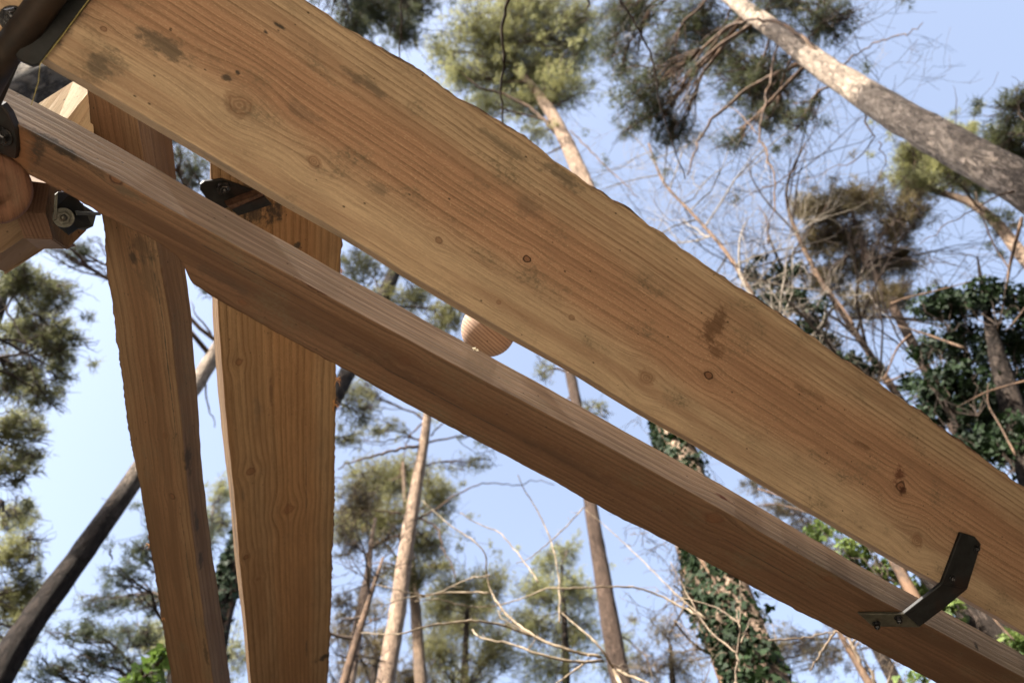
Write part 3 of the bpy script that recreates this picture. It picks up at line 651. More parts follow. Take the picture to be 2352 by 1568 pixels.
def tree(name, label, group, trunk, diam, clumps, kind='olive', bark=None, dens=1.0, side=12, D=None, nl=.11, nw=.0085, per=14, extra=(), ivy=None, dead=(), maxdev=1.0, cat='pine tree', top=None):
    x0, y0, w0 = trunk[0]
    if D is None: D = D_for(x0, y0, w0, diam)
    P = [at(x, y, D) for x, y, w in trunk]; R = [w / 2 * depth(p) / FPX for p, (_, _, w) in zip(P, trunk)]
    base = P[0].copy(); base[2] = 0
    # lean line continued to the ground
    if P[0][2] > .5:
        sl = (P[1] - P[0]); sl = sl / max(sl[2], .3); base = P[0] - sl * P[0][2] * .3; base[2] = 0
        k = max(2, int(P[0][2] / 1.0)); pre = [base + (P[0] - base) * i / k for i in range(k)]; prer = [R[0] * (1.25 - .25 * i / k) for i in range(k)]
        P = pre + P; R = prer + R
    root = empty(name, base, label, cat, group)
    Q, r = resample(P, R, max(14, len(P) * 6))
    mb = MB(); mb.tube(Q, r, side, lump=.03); lm = MB(); tw = MB(); tc = []; td = []
    for cl_ in clumps:
        x, y, rx, ry = cl_[:4]; rx, ry = rx * 1.32, ry * 1.38; dd = cl_[4] if len(cl_) > 4 else rs.uniform(-.12, .12); dn = cl_[5] if len(cl_) > 5 else 1.0
        c = at(x, y, D * (1 + dd)); s = depth(c) / FPX; Rx, Ry, Rz = rx * s, ry * s, (rx + ry) / 2 * s * .9
        # limb from the trunk, a bit lower than the clump
        dz = Q[:, 2] - (c[2] - .25 * np.linalg.norm((Q - c)[:, :2], axis=1)); i = int(np.argmin(np.abs(dz) + .35 * np.linalg.norm(Q - c, axis=1)))
        L = np.linalg.norm(c - Q[i]); lr = min(r[i] * .5, .012 + .010 * L)
        B = wiggle(Q[i], c, 8, .07, .06); lm.tube(B, np.linspace(lr, lr * .45, 8), 6)
        ns = max(6, int(rx * ry / 260)); ends, rel = inell(c, Rx, Ry, Rz, ns, .5)
        for e_ in ends:
            j = rs.randint(3, 8); Bq = wiggle(B[j], e_, 6, .10); lm.tube(Bq, np.linspace(lr * .38, .006, 6), 4)
            td_, = (e_ - B[j],)
            # twiglets
            for q in range(11):
                a_ = Bq[rs.randint(2, 6)]; e2 = a_ + (rs.randn(3) * .5 + (e_ - B[j]) / (np.linalg.norm(e_ - B[j]) + .01) * .6) * min(Rx, Ry) * .5
                tw.tube(wiggle(a_, e2, 5, .16), [.005, .0045, .004, .003, .002], 3)
        nt = int(dens * dn * rx * ry * 1050 * s * s); nt = max(20, min(nt, 12000))
        pos, rel = inell(c, Rx, Ry, Rz, nt, .15)
        # gather tufts towards the branch ends to make separate sprays
        ii = rs.randint(0, len(ends), nt); pull = rs.rand(nt, 1) * .6
        pos = pos * (1 - pull) + (ends[ii] + rs.randn(nt, 3) * min(Rx, Ry) * .17) * pull
        dr = rel * .8 + np.array([0, 0, .35]) + rs.randn(nt, 3) * .45; dr /= np.linalg.norm(dr, axis=1)[:, None]
        tc.append(pos); td.append(dr)
        # loose outer sprays that join neighbouring clumps
        k_ = max(8, nt // 5); e3 = c + (rs.randn(k_ // 8 + 1, 3) * .62) * np.array([1, 1, 1]) * min(Rx, Ry) * 1.35
        q3 = np.repeat(e3, 8, 0)[:k_] + rs.randn(k_, 3) * min(Rx, Ry) * .10; tc.append(q3); d3 = rs.randn(k_, 3) + np.array([0, 0, .5]); td.append(d3 / np.linalg.norm(d3, axis=1)[:, None])
        for e_ in e3[:26]:
            tw.tube(wiggle(B[rs.randint(4, 8)], e_, 6, .12), [.007, .006, .0055, .005, .004, .002], 4)
    for (pts_, w_) in extra:          # explicit limbs traced by direction, at the tree's distance
        Bp = [at(x, y, D * (1 + dd)) for x, y, dd in pts_]; Bq, br_ = resample(Bp, np.linspace(w_ * .72, w_ * .22, len(Bp)) * depth(Bp[0]) / FPX / 2, len(Bp) * 4); Bq[1:] += rs.randn(len(Bq) - 1, 3) * .012
        lm.tube(Bq, br_, 6, lump=.12)
    to = mb.build('trunk', bark or BARK_O, root, True)
    if lm.n: to = merge(to, lm, m_limb if bark is not BARK_D else m_darktwig, True)
    if tc:
        V = tufts(np.concatenate(tc), np.concatenate(td), nl, nw, per); co_ = tri_mesh('crown', V, needle(kind), root)
        merge(co_, tw, m_darktwig, False)
    if ivy:
        i0, i1, n, size, thick = ivy; ii = i0 * len(Q) + rs.rand(n) * (i1 - i0) * len(Q); ii = np.clip(ii, 0, len(Q) - 1.01)
        k = ii.astype(int); fr = (ii - k)[:, None]; c = Q[k] * (1 - fr) + Q[k + 1] * fr; rr = r[k][:, None]
        th = -2.6 + 1.05 * rs.randn(n); nn = np.stack([np.cos(th), np.sin(th), np.zeros(n)], 1)
        lum = 1 + thick * (.5 + .5 * np.sin(c[:, 2:3] * 3.1 + th[:, None] * 2)) * rs.rand(n, 1)
        V = leaves(c + nn * rr * lum, nn, size); io = tri_mesh('ivy', V, m_ivy, root, 10)
        st_ = MB()
        for q in range(7):
            th0 = rs.rand() * 6.28; a, b_ = int(i0 * len(Q)), int(i1 * len(Q) - 1); pp = []
            for j in range(a, b_, 1): pp.append(Q[j] + r[j] * 1.03 * np.array([cos(th0 + .3 * sin(j * .9 + q)), sin(th0 + .3 * sin(j * .9 + q)), 0]))
            if len(pp) > 2: st_.tube(pp, [.014] * len(pp), 5)
        if st_.n: merge(io, st_, m_limb, True)
    return root
#@@TREES@@
PG = 'pine trees rising round the frame'
def ivy_clumps(root, D, clumps, size, dens, mat, name='ivy', stems=True, src=None):
    allc = []; alln = []; st_ = MB()
    for cl_ in clumps:
        x, y, rx, ry = cl_[:4]; dn = cl_[4] if len(cl_) > 4 else 1.
        c = at(x, y, D * (1 + rs.uniform(-.08, .08))); s = depth(c) / FPX
        n = int(dens * dn * rx * ry * s * s / (size * size) * 17.) + 8
        p, rel = inell(c, rx * s, ry * s, (rx + ry) / 2 * s, n, .1)
        allc.append(p); alln.append(rel * .6 + np.array([0, -.25, -.1]) + SUNV * .45)
        for k in range(7):
            e_, _ = inell(c, rx * s, ry * s, (rx + ry) / 2 * s, 1, .5); p0 = src if src is not None else c - Z * ry * s
            st_.tube(wiggle(c + (p0 - c) * min(.6, .5 / (np.linalg.norm(p0 - c) + .01)), e_[0], 6, .2), [.007, .006, .005, .004, .003, .002], 4)
    V = leaves(np.concatenate(allc), np.concatenate(alln), size); io = tri_mesh(name, V, mat, root, 10)
    if stems: merge(io, st_, m_darktwig, False)
SUNV = np.array([-.59, -.55, .58])

tree('pine_tree', 'nearest pine, thick pale trunk crossing the upper right corner with bright sun patches', PG,
     [(2480, 510, 112), (2352, 425, 97), (2200, 342, 86), (2062, 265, 75), (1970, 205, 64), (1892, 156, 55), (1790, 75, 44), (1722, 30, 38), (1660, -20, 32), (1590, -90, 24)], .34,
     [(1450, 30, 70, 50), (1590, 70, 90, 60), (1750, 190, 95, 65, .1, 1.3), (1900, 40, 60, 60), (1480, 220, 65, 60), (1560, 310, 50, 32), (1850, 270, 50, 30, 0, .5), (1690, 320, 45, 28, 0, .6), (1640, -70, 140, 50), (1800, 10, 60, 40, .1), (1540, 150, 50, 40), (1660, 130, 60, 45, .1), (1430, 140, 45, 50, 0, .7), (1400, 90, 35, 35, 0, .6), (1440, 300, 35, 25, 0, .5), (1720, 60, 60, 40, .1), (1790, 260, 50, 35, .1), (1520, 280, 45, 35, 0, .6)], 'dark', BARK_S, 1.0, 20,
     extra=[([(1841, 146, 0), (1756, 180, -.02), (1705, 211, -.04), (1627, 282, -.05), (1596, 350, -.05), (1579, 401, -.05)], 16),
            ([(1892, 140, 0), (1848, 85, -.04), (1790, 51, -.06), (1722, 41, -.06), (1664, 65, -.06), (1630, 112, -.06), (1586, 190, -.06), (1559, 252, -.06)], 16),
            ([(1936, 150, 0), (1974, 112, .02), (2050, 85, .05), (2113, 71, .05), (2116, 51, .05)], 6),
            ([(1790, 90, 0), (1773, 153, -.05), (1759, 238, -.08), (1741, 309, -.1), (1770, 374, -.1), (1783, 422, -.1), (1780, 476, -.1), (1763, 530, -.1)], 8),
            ([(1977, 215, 0), (1991, 292, 0), (2018, 326, 0), (1953, 374, -.03), (1834, 422, -.03)], 6),
            ([(2018, 326, 0), (2040, 380, 0), (2000, 450, 0)], 4), ([(1741, 309, -.1), (1690, 250, -.1), (1640, 240, -.1)], 5), ([(2190, 330, 0), (2200, 260, .02), (2195, 190, .03)], 4), ([(1783, 422, -.1), (1710, 450, -.1), (1660, 500, -.1)], 4), ([(1783, 422, -.1), (1830, 390, -.1), (1860, 330, -.1)], 4),
            ([(2330, 440, -.05), (2210, 490, -.1), (2110, 560, -.14)], 6)])

tree('pine_tree', 'pine with a broad round crown at top centre, its lower trunk wrapped in ivy', PG,
     [(1800, 1700, 150), (1690, 1440, 128), (1600, 1180, 96), (1555, 1020, 78), (1440, 700, 56), (1390, 540, 46), (1335, 405, 38), (1305, 335, 33), (1270, 265, 28), (1235, 215, 23), (1190, 165, 17), (1160, 100, 10)], .46,
     [(1100, 75, 75, 60), (1220, 75, 90, 60), (1315, 110, 60, 65), (1060, 180, 55, 45), (1170, 190, 85, 55, .1), (1290, 200, 55, 50), (1100, 245, 50, 30), (1245, 300, 40, 25, 0, .6), (1200, 10, 120, 40), (1330, 40, 40, 40, .1), (1010, 110, 35, 40, .1, .7), (1150, 130, 60, 50), (1250, 160, 60, 50, .1), (1210, 240, 55, 40)], 'light', BARK_O, 1.05, 18,
     extra=[([(1277, 306, 0), (1229, 252, -.03), (1148, 211, -.05), (1090, 201, -.06), (1069, 170, -.06), (1042, 156, -.06)], 13), ([(1262, 262, 0), (1290, 170, .03), (1330, 120, .05), (1345, 90, .06)], 9), ([(1255, 240, 0), (1245, 150, .03), (1260, 60, .05)], 9), ([(1240, 220, 0), (1180, 130, -.02), (1120, 60, -.03)], 9), ([(1262, 255, 0), (1330, 210, .05), (1370, 215, .06)], 7), ([(1300, 330, 0), (1250, 360, -.03), (1215, 345, -.05)], 7),
            ([(1310, 300, 0), (1390, 380, .0), (1430, 420, 0), (1470, 455, 0)], 5)],
     ivy=(.02, .60, 15000, .05, .6))

tree('pine_tree', 'slim dark trunked pine with sun flecks, standing left of the ivy wrapped trunk', PG,
     [(1455, 1700, 54), (1413, 1501, 46), (1387, 1341, 39), (1358, 1170, 31), (1325, 930, 26), (1308, 850, 23), (1290, 760, 18), (1265, 620, 11)], .30,
     [(1250, 590, 80, 50), (1300, 500, 60, 50), (1252, 850, 22, 30, 0, .5), (1370, 935, 35, 20, 0, .5), (1200, 640, 60, 40)], 'olive', BARK_M, .9, 14,
     extra=[([(1318, 900, 0), (1290, 930, 0), (1288, 960, 0), (1300, 1000, 0)], 6), ([(1310, 860, 0), (1270, 840, 0), (1262, 880, 0)], 6), ([(1395, 1440, 0), (1470, 1490, .02), (1500, 1540, .02)], 6)])

tree('pine_tree', 'tall pine with a pale orange sunlit trunk at lower centre', PG,
     [(868, 1680, 46), (897, 1500, 41), (917, 1380, 38), (928, 1290, 35), (946, 1180, 31), (968, 1050, 25), (981, 970, 20), (985, 890, 14), (978, 800, 9)], .30,
     [(820, 900, 45, 40, 0, .5), (870, 985, 55, 25, 0, .4), (950, 800, 90, 60), (1030, 850, 60, 50), (1085, 1060, 35, 30, 0, .35), (1120, 1010, 30, 25, 0, .35)], 'olive', BARK_O, .9, 16,
     extra=[([(965, 1025, 0), (925, 1027, -.02), (853, 1049, -.04), (805, 1061, -.05), (773, 1077, -.05)], 11), ([(972, 1010, 0), (920, 1002, 0), (875, 1018, 0), (835, 1010, 0)], 7), ([(990, 1000, 0), (1017, 973, 0), (1040, 960, 0)], 6),
            ([(953, 1197, 0), (1001, 1169, 0), (1041, 1141, 0), (1085, 1117, 0), (1121, 1105, 0), (1189, 1117, 0), (1233, 1097, 0), (1273, 1113, 0)], 7), ([(965, 1189, 0), (1009, 1213, 0), (1013, 1253, 0), (1041, 1301, 0), (1049, 1333, 0)], 8), ([(918, 1228, 0), (873, 1241, 0), (845, 1265, 0), (830, 1290, 0)], 9), ([(978, 965, 0), (940, 1000, 0), (925, 1060, 0), (915, 1100, 0)], 6), ([(925, 1180, 0), (860, 1170, 0), (822, 1180, 0), (805, 1215, 0)], 7), ([(905, 1295, 0), (865, 1290, 0), (835, 1300, 0)], 6)])

tree('pine_tree', 'thin crooked pine with a peeling orange trunk beside the broad striped beam', PG,
     [(780, 1690, 38), (805, 1540, 30), (818, 1470, 26), (828, 1400, 22), (846, 1320, 17), (850, 1260, 12), (862, 1190, 7)], .2,
     [(820, 1160, 45, 45), (870, 1330, 35, 25, 0, .5), (795, 1390, 30, 30, 0, .6), (795, 1250, 30, 40, 0, .8), (880, 1250, 30, 30, 0, .5)], 'brown', BARK_O, .8, 12,
     extra=[([(822, 1440, 0), (860, 1420, 0), (893, 1417, 0)], 8), ([(815, 1480, 0), (790, 1520, 0), (775, 1480, 0)], 6), ([(840, 1330, 0), (880, 1310, 0), (915, 1330, 0)], 6), ([(820, 1400, 0), (795, 1385, 0), (770, 1380, 0)], 6)])

tree('pine_tree', 'bushy green crown directly behind the pale orange trunk', PG,
     [(975, 1680, 34), (955, 1400, 24), (935, 1200, 16), (925, 1060, 7)], .3,
     [(850, 1110, 65, 50), (930, 1085, 60, 45), (1000, 1140, 45, 55), (880, 1190, 80, 50), (985, 1250, 50, 50), (930, 1320, 55, 35), (800, 1200, 35, 50), (1020, 1300, 25, 25, 0, .7)], 'olive', BARK_G, 1.15, 10)
tree('pine_tree', 'low dense crown at bottom centre below the bright gap of sky', PG,
     [(1066, 1720, 24), (1068, 1520, 17), (1075, 1350, 7)], .26,
     [(1060, 1350, 55, 40), (1130, 1345, 40, 40), (1000, 1390, 45, 40), (1080, 1420, 90, 45), (1135, 1490, 60, 45), (1000, 1490, 55, 50), (1060, 1560, 90, 35, 0, .6)], 'olive', BARK_D, 1.1, 10)
tree('pine_tree', 'crown with two pointed tops right of the bright gap of sky', PG,
     [(1300, 1720, 24), (1300, 1500, 17), (1290, 1300, 7)], .26,
     [(1252, 1295, 28, 30), (1300, 1275, 32, 30), (1240, 1360, 50, 40), (1320, 1360, 50, 50), (1215, 1440, 50, 40), (1320, 1450, 60, 45), (1265, 1530, 80, 40, 0, .7), (1420, 1500, 40, 60, 0, .6)], 'light', BARK_D, 1.0, 10)
tree('pine_tree', 'leaning pine with a long dark bare trunk rising from the lower left corner', PG,
     [(-110, 1740, 76), (60, 1440, 62), (160, 1310, 54), (305, 1105, 44), (390, 975, 40), (470, 850, 37), (520, 770, 32), (600, 650, 26), (690, 520, 18)], .30,
     [(610, 540, 80, 50), (440, 390, 45, 50, 0, .9), (690, 410, 70, 60), (560, 300, 80, 70), (330, 300, 80, 60), (180, 575, 55, 28, .1, .7), (110, 545, 50, 25, .1, .6), (470, 640, 20, 40, .1, .5)], 'dark', barkmat('pine_bark_sun_and_shade', (.58, .46, .36), (.050, .036, .029), (.015, .011, .009), 10.4, 14., .6), 1.0, 18,  # sunlit top and shaded foot painted into the bark colour
     extra=[([(505, 800, 0), (470, 745, 0), (445, 720, 0), (440, 690, 0)], 8), ([(470, 860, 0), (472, 910, 0), (495, 980, 0)], 8), ([(285, 1120, 0), (262, 1150, 0), (232, 1142, 0)], 5), ([(295, 1110, 0), (270, 1128, 0), (258, 1160, 0)], 6), ([(253, 1262, 0), (256, 1285, 0)], 8)])
tree('pine_tree', 'dark pine mostly hidden behind the broad striped beam, ivy round its lower trunk', PG,
     [(440, 1700, 78), (515, 1350, 62), (600, 1180, 52), (700, 1020, 44), (785, 885, 38), (845, 755, 36), (900, 640, 32), (960, 480, 20)], .36,
     [(830, 610, 50, 35), (960, 690, 50, 32), (1030, 725, 40, 40, 0, 1.4), (820, 940, 45, 45, 0, .6), (800, 1010, 35, 25, 0, .6), (1000, 420, 90, 70), (880, 690, 40, 40, 0, .8)], 'olive', BARK_D, 1.0, 14,
     extra=[([(880, 690, 0), (860, 640, 0), (835, 600, 0)], 9), ([(870, 700, 0), (920, 690, 0), (975, 700, 0)], 7)], ivy=(.1, .52, 6500, .06, .55))
tree('pine_tree', 'pine at the left edge with sunlit clumped foliage hanging beside the pale sky', PG,
     [(-420, 1700, 120), (-250, 1350, 90), (-130, 1050, 66), (-50, 830, 46), (0, 690, 30), (20, 620, 16)], .4,
     [(50, 640, 60, 42), (115, 690, 55, 45), (135, 770, 45, 45), (60, 760, 60, 45), (35, 870, 60, 50), (100, 905, 45, 35, 0, .7), (30, 985, 55, 40), (15, 1075, 60, 32), (160, 865, 30, 20, 0, .5), (70, 1050, 35, 25, 0, .8), (140, 820, 35, 30)], 'mid', BARK_D, 1.25, 14,
     extra=[([(-60, 640, 0), (10, 700, -.03), (45, 760, -.05), (72, 850, -.06), (95, 910, -.06), (150, 950, -.06)], 8), ([(-40, 1050, 0), (20, 1090, 0), (50, 1110, 0)], 8)], nw=.010)
tree('pine_tree', 'pale green crown low at the left edge above the leaning dark trunk', PG,
     [(-300, 1760, 80), (-150, 1480, 55), (-60, 1290, 36), (0, 1150, 14)], .34,
     [(40, 1190, 45, 35), (25, 1270, 55, 45), (60, 1350, 38, 40), (15, 1400, 60, 45), (60, 1450, 30, 30, 0, .7), (10, 1500, 50, 40)], 'light', BARK_D, 1.2, 12)
tree('pine_tree', 'blue green pine with flat layered sprays left of the narrower downward beam', PG,
     [(400, 1760, 66), (415, 1500, 50), (425, 1300, 34), (432, 1120, 12)], .34,
     [(330, 1260, 45, 28), (290, 1320, 60, 22), (250, 1390, 70, 24), (350, 1380, 40, 30), (200, 1450, 80, 22), (300, 1460, 70, 26), (220, 1520, 80, 26), (110, 1540, 60, 24), (365, 1200, 30, 30), (340, 1540, 50, 26), (440, 1240, 60, 60)], 'blue', BARK_D, .85, 12,
     extra=[([(410, 1400, 0), (360, 1388, 0), (310, 1395, 0), (250, 1420, 0)], 6), ([(410, 1500, 0), (360, 1490, 0), (300, 1510, 0), (230, 1560, 0)], 6), ([(415, 1450, 0), (370, 1440, 0), (320, 1450, 0)], 6)])
tree('pine_tree', 'small yellowish pine seen between the two downward beams and beside them', PG,
     [(400, 1760, 30), (440, 1450, 22), (490, 1200, 10)], .28,
     [(510, 1130, 30, 32), (500, 1200, 40, 35), (350, 1460, 45, 35), (380, 1500, 35, 40), (330, 1560, 50, 30), (545, 1500, 40, 60, 0, .5)], 'light', BARK_D, .9, 10)
tree('pine_tree', 'rough barked pine behind the black hub plates, dark crown at the top edge', PG,
     [(-300, 352, 165), (-100, 275, 140), (60, 205, 118), (130, 180, 110), (300, 110, 92), (500, 30, 66), (700, -50, 44), (850, -90, 28)], .42,
     [(850, 25, 65, 48), (925, 65, 48, 42), (815, 60, 40, 35), (975, 15, 35, 30, 0, .6), (780, -40, 90, 50), (930, 0, 60, 40)], 'dark', barkmat('pine_bark_plated', (.30, .25, .19), (.26, .215, .165), (.05, .04, .032), 14.), 1.4, 18)
tree('pine_tree', 'soft crown with orange twigs above the ivy on the right', PG,
     [(2480, 1560, 60), (2320, 1230, 44), (2170, 930, 28), (2060, 720, 20), (1995, 600, 15), (1955, 480, 8)], .26,
     [(1895, 475, 55, 38), (1985, 460, 65, 38), (2060, 520, 45, 45), (1935, 550, 65, 40), (2000, 610, 65, 40), (1905, 640, 50, 35), (2050, 680, 40, 40, 0, .7), (2080, 600, 40, 35), (1850, 480, 30, 35), (2100, 470, 40, 35, 0, .7), (1865, 550, 30, 40), (1990, 700, 60, 40, 0, .6)], 'brown', BARK_M, 1.7, 12,
     extra=[([(2010, 630, 0), (1975, 590, 0), (1985, 540, 0)], 10), ([(2055, 710, 0), (2020, 720, 0), (1990, 690, 0)], 7)])
tree('pine_tree', 'crown around a thin orange branch below the nearest trunk at the right edge', PG,
     [(2500, 780, 40), (2352, 592, 29), (2290, 512, 25), (2230, 462, 20), (2140, 437, 13), (2100, 420, 7)], .24,
     [(2105, 360, 45, 38), (2180, 375, 55, 45), (2115, 425, 45, 30), (2255, 425, 45, 38), (2205, 310, 40, 28), (2290, 345, 45, 38), (2300, 510, 40, 30, 0, .4), (2080, 400, 35, 40), (2150, 330, 45, 35), (2240, 370, 45, 38)], 'light', BARK_O, 1.7, 12)
tree('pine_tree', 'dark crown just entering the picture at the upper right edge', PG,
     [(2640, 640, 70), (2480, 430, 44), (2390, 320, 20)], .3,
     [(2330, 235, 35, 36), (2300, 305, 40, 38), (2345, 370, 40, 40), (2380, 280, 50, 60)], 'dark', BARK_D, 1.2, 10)
tree('pine_tree', 'brownish crown seen between the long beams at lower right', PG,
     [(2160, 1760, 40), (1980, 1420, 26), (1860, 1210, 10)], .3,
     [(1800, 1170, 50, 28), (1860, 1225, 55, 35), (1740, 1120, 40, 25, 0, .5), (1930, 1290, 50, 40), (1900, 1500, 60, 40, 0, .5), (1790, 1480, 40, 50, 0, .4)], 'brown', BARK_D, .9, 10)

tree('pine_tree', 'hazy low crown at the bottom edge between the striped beam and the pale orange trunk', PG,
     [(830, 1800, 30), (850, 1640, 22), (865, 1480, 10)], .26,
     [(800, 1460, 50, 35), (870, 1480, 40, 35), (820, 1540, 60, 35), (940, 1550, 50, 35), (860, 1400, 30, 30, 0, .6)], 'brown', BARK_D, .9, 10)
tree('pine_tree', 'pale feathery crown low behind the ivy wrapped trunk at the bottom edge', PG,
     [(1560, 1840, 30), (1550, 1640, 22), (1540, 1480, 8)], .26,
     [(1520, 1450, 40, 40, 0, .5), (1560, 1530, 60, 40, 0, .6), (1480, 1540, 45, 35, 0, .7), (1850, 1500, 50, 40, 0, .4)], 'brown', BARK_D, .8, 10)

# ---- ivy grown stems on the right
def ivy_tree(name, label, trunk, diam, clumps, size, dens, mat, extra=(), D=None):
    D = D or D_for(*trunk[0], diam); P = [at(x, y, D) for x, y, w_ in trunk]; R = [w_ / 2 * depth(p) / FPX for p, (_, _, w_) in zip(P, trunk)]
    base = P[0].copy(); base[2] = 0; P = [base] + P; R = [R[0] * 1.2] + R
    root = empty(name, base, label, 'ivy', 'ivy grown stems'); Q, r = resample(P, R, len(P) * 6)
    mb = MB(); mb.tube(Q, r, 12, lump=.05); to = mb.build('trunk', BARK_D, root, True)
    ivy_clumps(root, D, clumps, size, dens, mat, src=Q[len(Q) // 2])
    lm = MB()
    for pts_, w_ in extra:
        Bp = [at(x, y, D * (1 + dd)) for x, y, dd in pts_]; Bq, br_ = resample(Bp, np.linspace(w_, w_ * .4, len(Bp)) * depth(Bp[0]) / FPX / 2, len(Bp) * 4); lm.tube(Bq, br_, 6)
    if lm.n: merge(to, lm, m_limb, True)
    return root
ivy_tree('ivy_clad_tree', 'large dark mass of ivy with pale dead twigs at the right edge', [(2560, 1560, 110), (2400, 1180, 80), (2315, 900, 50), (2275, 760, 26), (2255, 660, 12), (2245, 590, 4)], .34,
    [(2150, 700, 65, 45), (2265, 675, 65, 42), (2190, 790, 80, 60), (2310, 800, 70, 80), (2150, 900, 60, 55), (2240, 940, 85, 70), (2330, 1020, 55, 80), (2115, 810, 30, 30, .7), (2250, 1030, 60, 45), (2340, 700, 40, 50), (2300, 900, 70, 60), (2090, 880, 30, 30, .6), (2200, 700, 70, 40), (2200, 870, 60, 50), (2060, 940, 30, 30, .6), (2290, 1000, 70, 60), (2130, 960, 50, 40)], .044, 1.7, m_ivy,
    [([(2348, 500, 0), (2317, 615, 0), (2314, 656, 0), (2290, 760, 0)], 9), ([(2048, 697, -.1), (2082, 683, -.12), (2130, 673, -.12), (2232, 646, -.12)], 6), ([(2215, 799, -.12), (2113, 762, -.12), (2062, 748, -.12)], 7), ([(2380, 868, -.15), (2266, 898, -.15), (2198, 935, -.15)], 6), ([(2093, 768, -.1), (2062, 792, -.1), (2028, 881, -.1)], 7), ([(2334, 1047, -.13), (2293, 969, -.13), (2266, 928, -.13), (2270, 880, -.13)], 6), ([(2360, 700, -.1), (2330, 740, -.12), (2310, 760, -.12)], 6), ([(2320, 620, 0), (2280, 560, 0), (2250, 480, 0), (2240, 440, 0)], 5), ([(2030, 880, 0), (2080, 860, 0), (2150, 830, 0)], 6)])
ivy_tree('ivy_clad_tree', 'narrow dark ivy column rising over the top edge of the widest beam', [(2260, 1400, 50), (2060, 1040, 36), (1930, 830, 26), (1850, 720, 16), (1800, 630, 9), (1765, 540, 5)], .2,
    [(1790, 635, 34, 30), (1825, 690, 36, 36), (1865, 740, 38, 32), (1900, 785, 32, 26), (1745, 655, 22, 26, .5), (1880, 700, 30, 22, .5), (1940, 840, 40, 40), (1740, 600, 20, 16, .3), (1840, 780, 60, 40), (1780, 690, 40, 34), (1980, 850, 60, 36), (1720, 630, 26, 26, .6), (1830, 620, 30, 26, .6)], .055, 1.6, m_ivy,
    [([(1800, 630, 0), (1815, 590, 0), (1850, 540, 0), (1900, 470, 0)], 7), ([(1765, 560, 0), (1762, 500, 0), (1740, 470, 0)], 5), ([(1835, 690, 0), (1800, 660, 0), (1760, 668, 0)], 5), ([(1960, 745, -.1), (1930, 700, -.1), (1900, 660, -.1), (1860, 618, -.1)], 7)])
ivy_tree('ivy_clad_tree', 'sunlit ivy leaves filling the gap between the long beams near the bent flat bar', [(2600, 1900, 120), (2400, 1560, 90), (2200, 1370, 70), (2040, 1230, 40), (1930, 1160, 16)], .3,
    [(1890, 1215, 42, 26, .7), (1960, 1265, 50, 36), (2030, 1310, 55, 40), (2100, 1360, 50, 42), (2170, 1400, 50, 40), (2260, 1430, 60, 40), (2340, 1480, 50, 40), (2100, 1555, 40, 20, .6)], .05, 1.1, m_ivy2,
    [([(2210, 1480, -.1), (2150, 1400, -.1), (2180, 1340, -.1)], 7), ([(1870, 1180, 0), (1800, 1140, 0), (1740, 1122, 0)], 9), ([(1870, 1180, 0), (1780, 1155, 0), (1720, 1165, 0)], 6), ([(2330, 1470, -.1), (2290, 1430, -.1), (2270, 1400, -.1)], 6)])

r_ = empty('leafy_shrub', (*at(350, 1560, 4.2)[:2], 0), 'small bright green leafy sprig beside the left downward beam at the bottom edge', 'shrub')
b_ = at(350, 1600, 4.2); mb = MB(); mb.tube(wiggle(np.array([b_[0], b_[1], 0]), b_, 8, .03), np.linspace(.02, .008, 8), 6); mb.build('stem', m_limb, r_, True)
ivy_clumps(r_, 4.2, [(330, 1545, 45, 26), (370, 1510, 24, 26, .8), (300, 1565, 24, 14)], .055, 1.0, leafmat('fresh_leaf', (.035, .075, .014), (.10, .15, .03), .45, .4, 6., .4), 'foliage')

# ---- leafless trees and the bare branches in front
def grow(mb, P, d, L, r, lvl, up=.12, spread=.75, n=3, minr=.0015):
    k = 5 if lvl > 1 else 4; pts = [P]; dd = d.copy()
    for i in range(k):
        dd = dd + rs.randn(3) * .16 + np.array([0, 0, up]) * .5; dd /= np.linalg.norm(dd); pts.append(pts[-1] + dd * L / k)
    mb.tube(pts, np.linspace(r, max(minr, r * .5), k + 1), 5 if lvl > 1 else 3)
    if lvl <= 0: return
    for j in range(n):
        i = rs.randint(1, k + 1); nd = dd + rs.randn(3) * spread; nd /= np.linalg.norm(nd)
        grow(mb, pts[i], nd, L * rs.uniform(.5, .8), max(minr, r * (1 - .5 * i / k) * .6), lvl - 1, up, spread, n, minr)
def bare(name, label, trunk, diam, mat, lv=4, n=3, scale=.35, start=.35, up=.1, minr=.0018, every=1, D=None, group='leafless trees among the pines'):
    D = D or D_for(*trunk[0], diam); P = [at(x, y, D) for x, y, w_ in trunk]; R = [w_ / 2 * depth(p) / FPX for p, (_, _, w_) in zip(P, trunk)]
    base = P[0].copy(); base[2] = 0; root = empty(name, base, label, 'leafless tree', group); Q, r = resample([base] + P, [R[0] * 1.2] + R, len(P) * 6 + 6)
    mb = MB(); mb.tube(Q, r, 10, lump=.03); mb.build('trunk', m_limb, root, True)
    tb = MB(); L = np.linalg.norm(P[-1] - P[0]); i0 = int(len(Q) * start)
    for i in range(i0, len(Q), every):
        d = (Q[min(i + 1, len(Q) - 1)] - Q[i - 1]); d /= np.linalg.norm(d); nd = d * .6 + rs.randn(3) * .6; nd /= np.linalg.norm(nd)
        grow(tb, Q[i], nd, L * scale * rs.uniform(.7, 1.2), max(.006, r[i] * .55), lv, up, .7, n, minr)
    tb.build('branches', mat, root); return root
bare('bare_tree', 'leafless tree with a haze of fine pale twigs behind the ivy wrapped trunk', [(1720, 1700, 40), (1640, 1500, 26), (1590, 1370, 18), (1550, 1230, 10), (1520, 1120, 5)], .13, m_dead, 4, 3, .20, .42, .05, .0022)
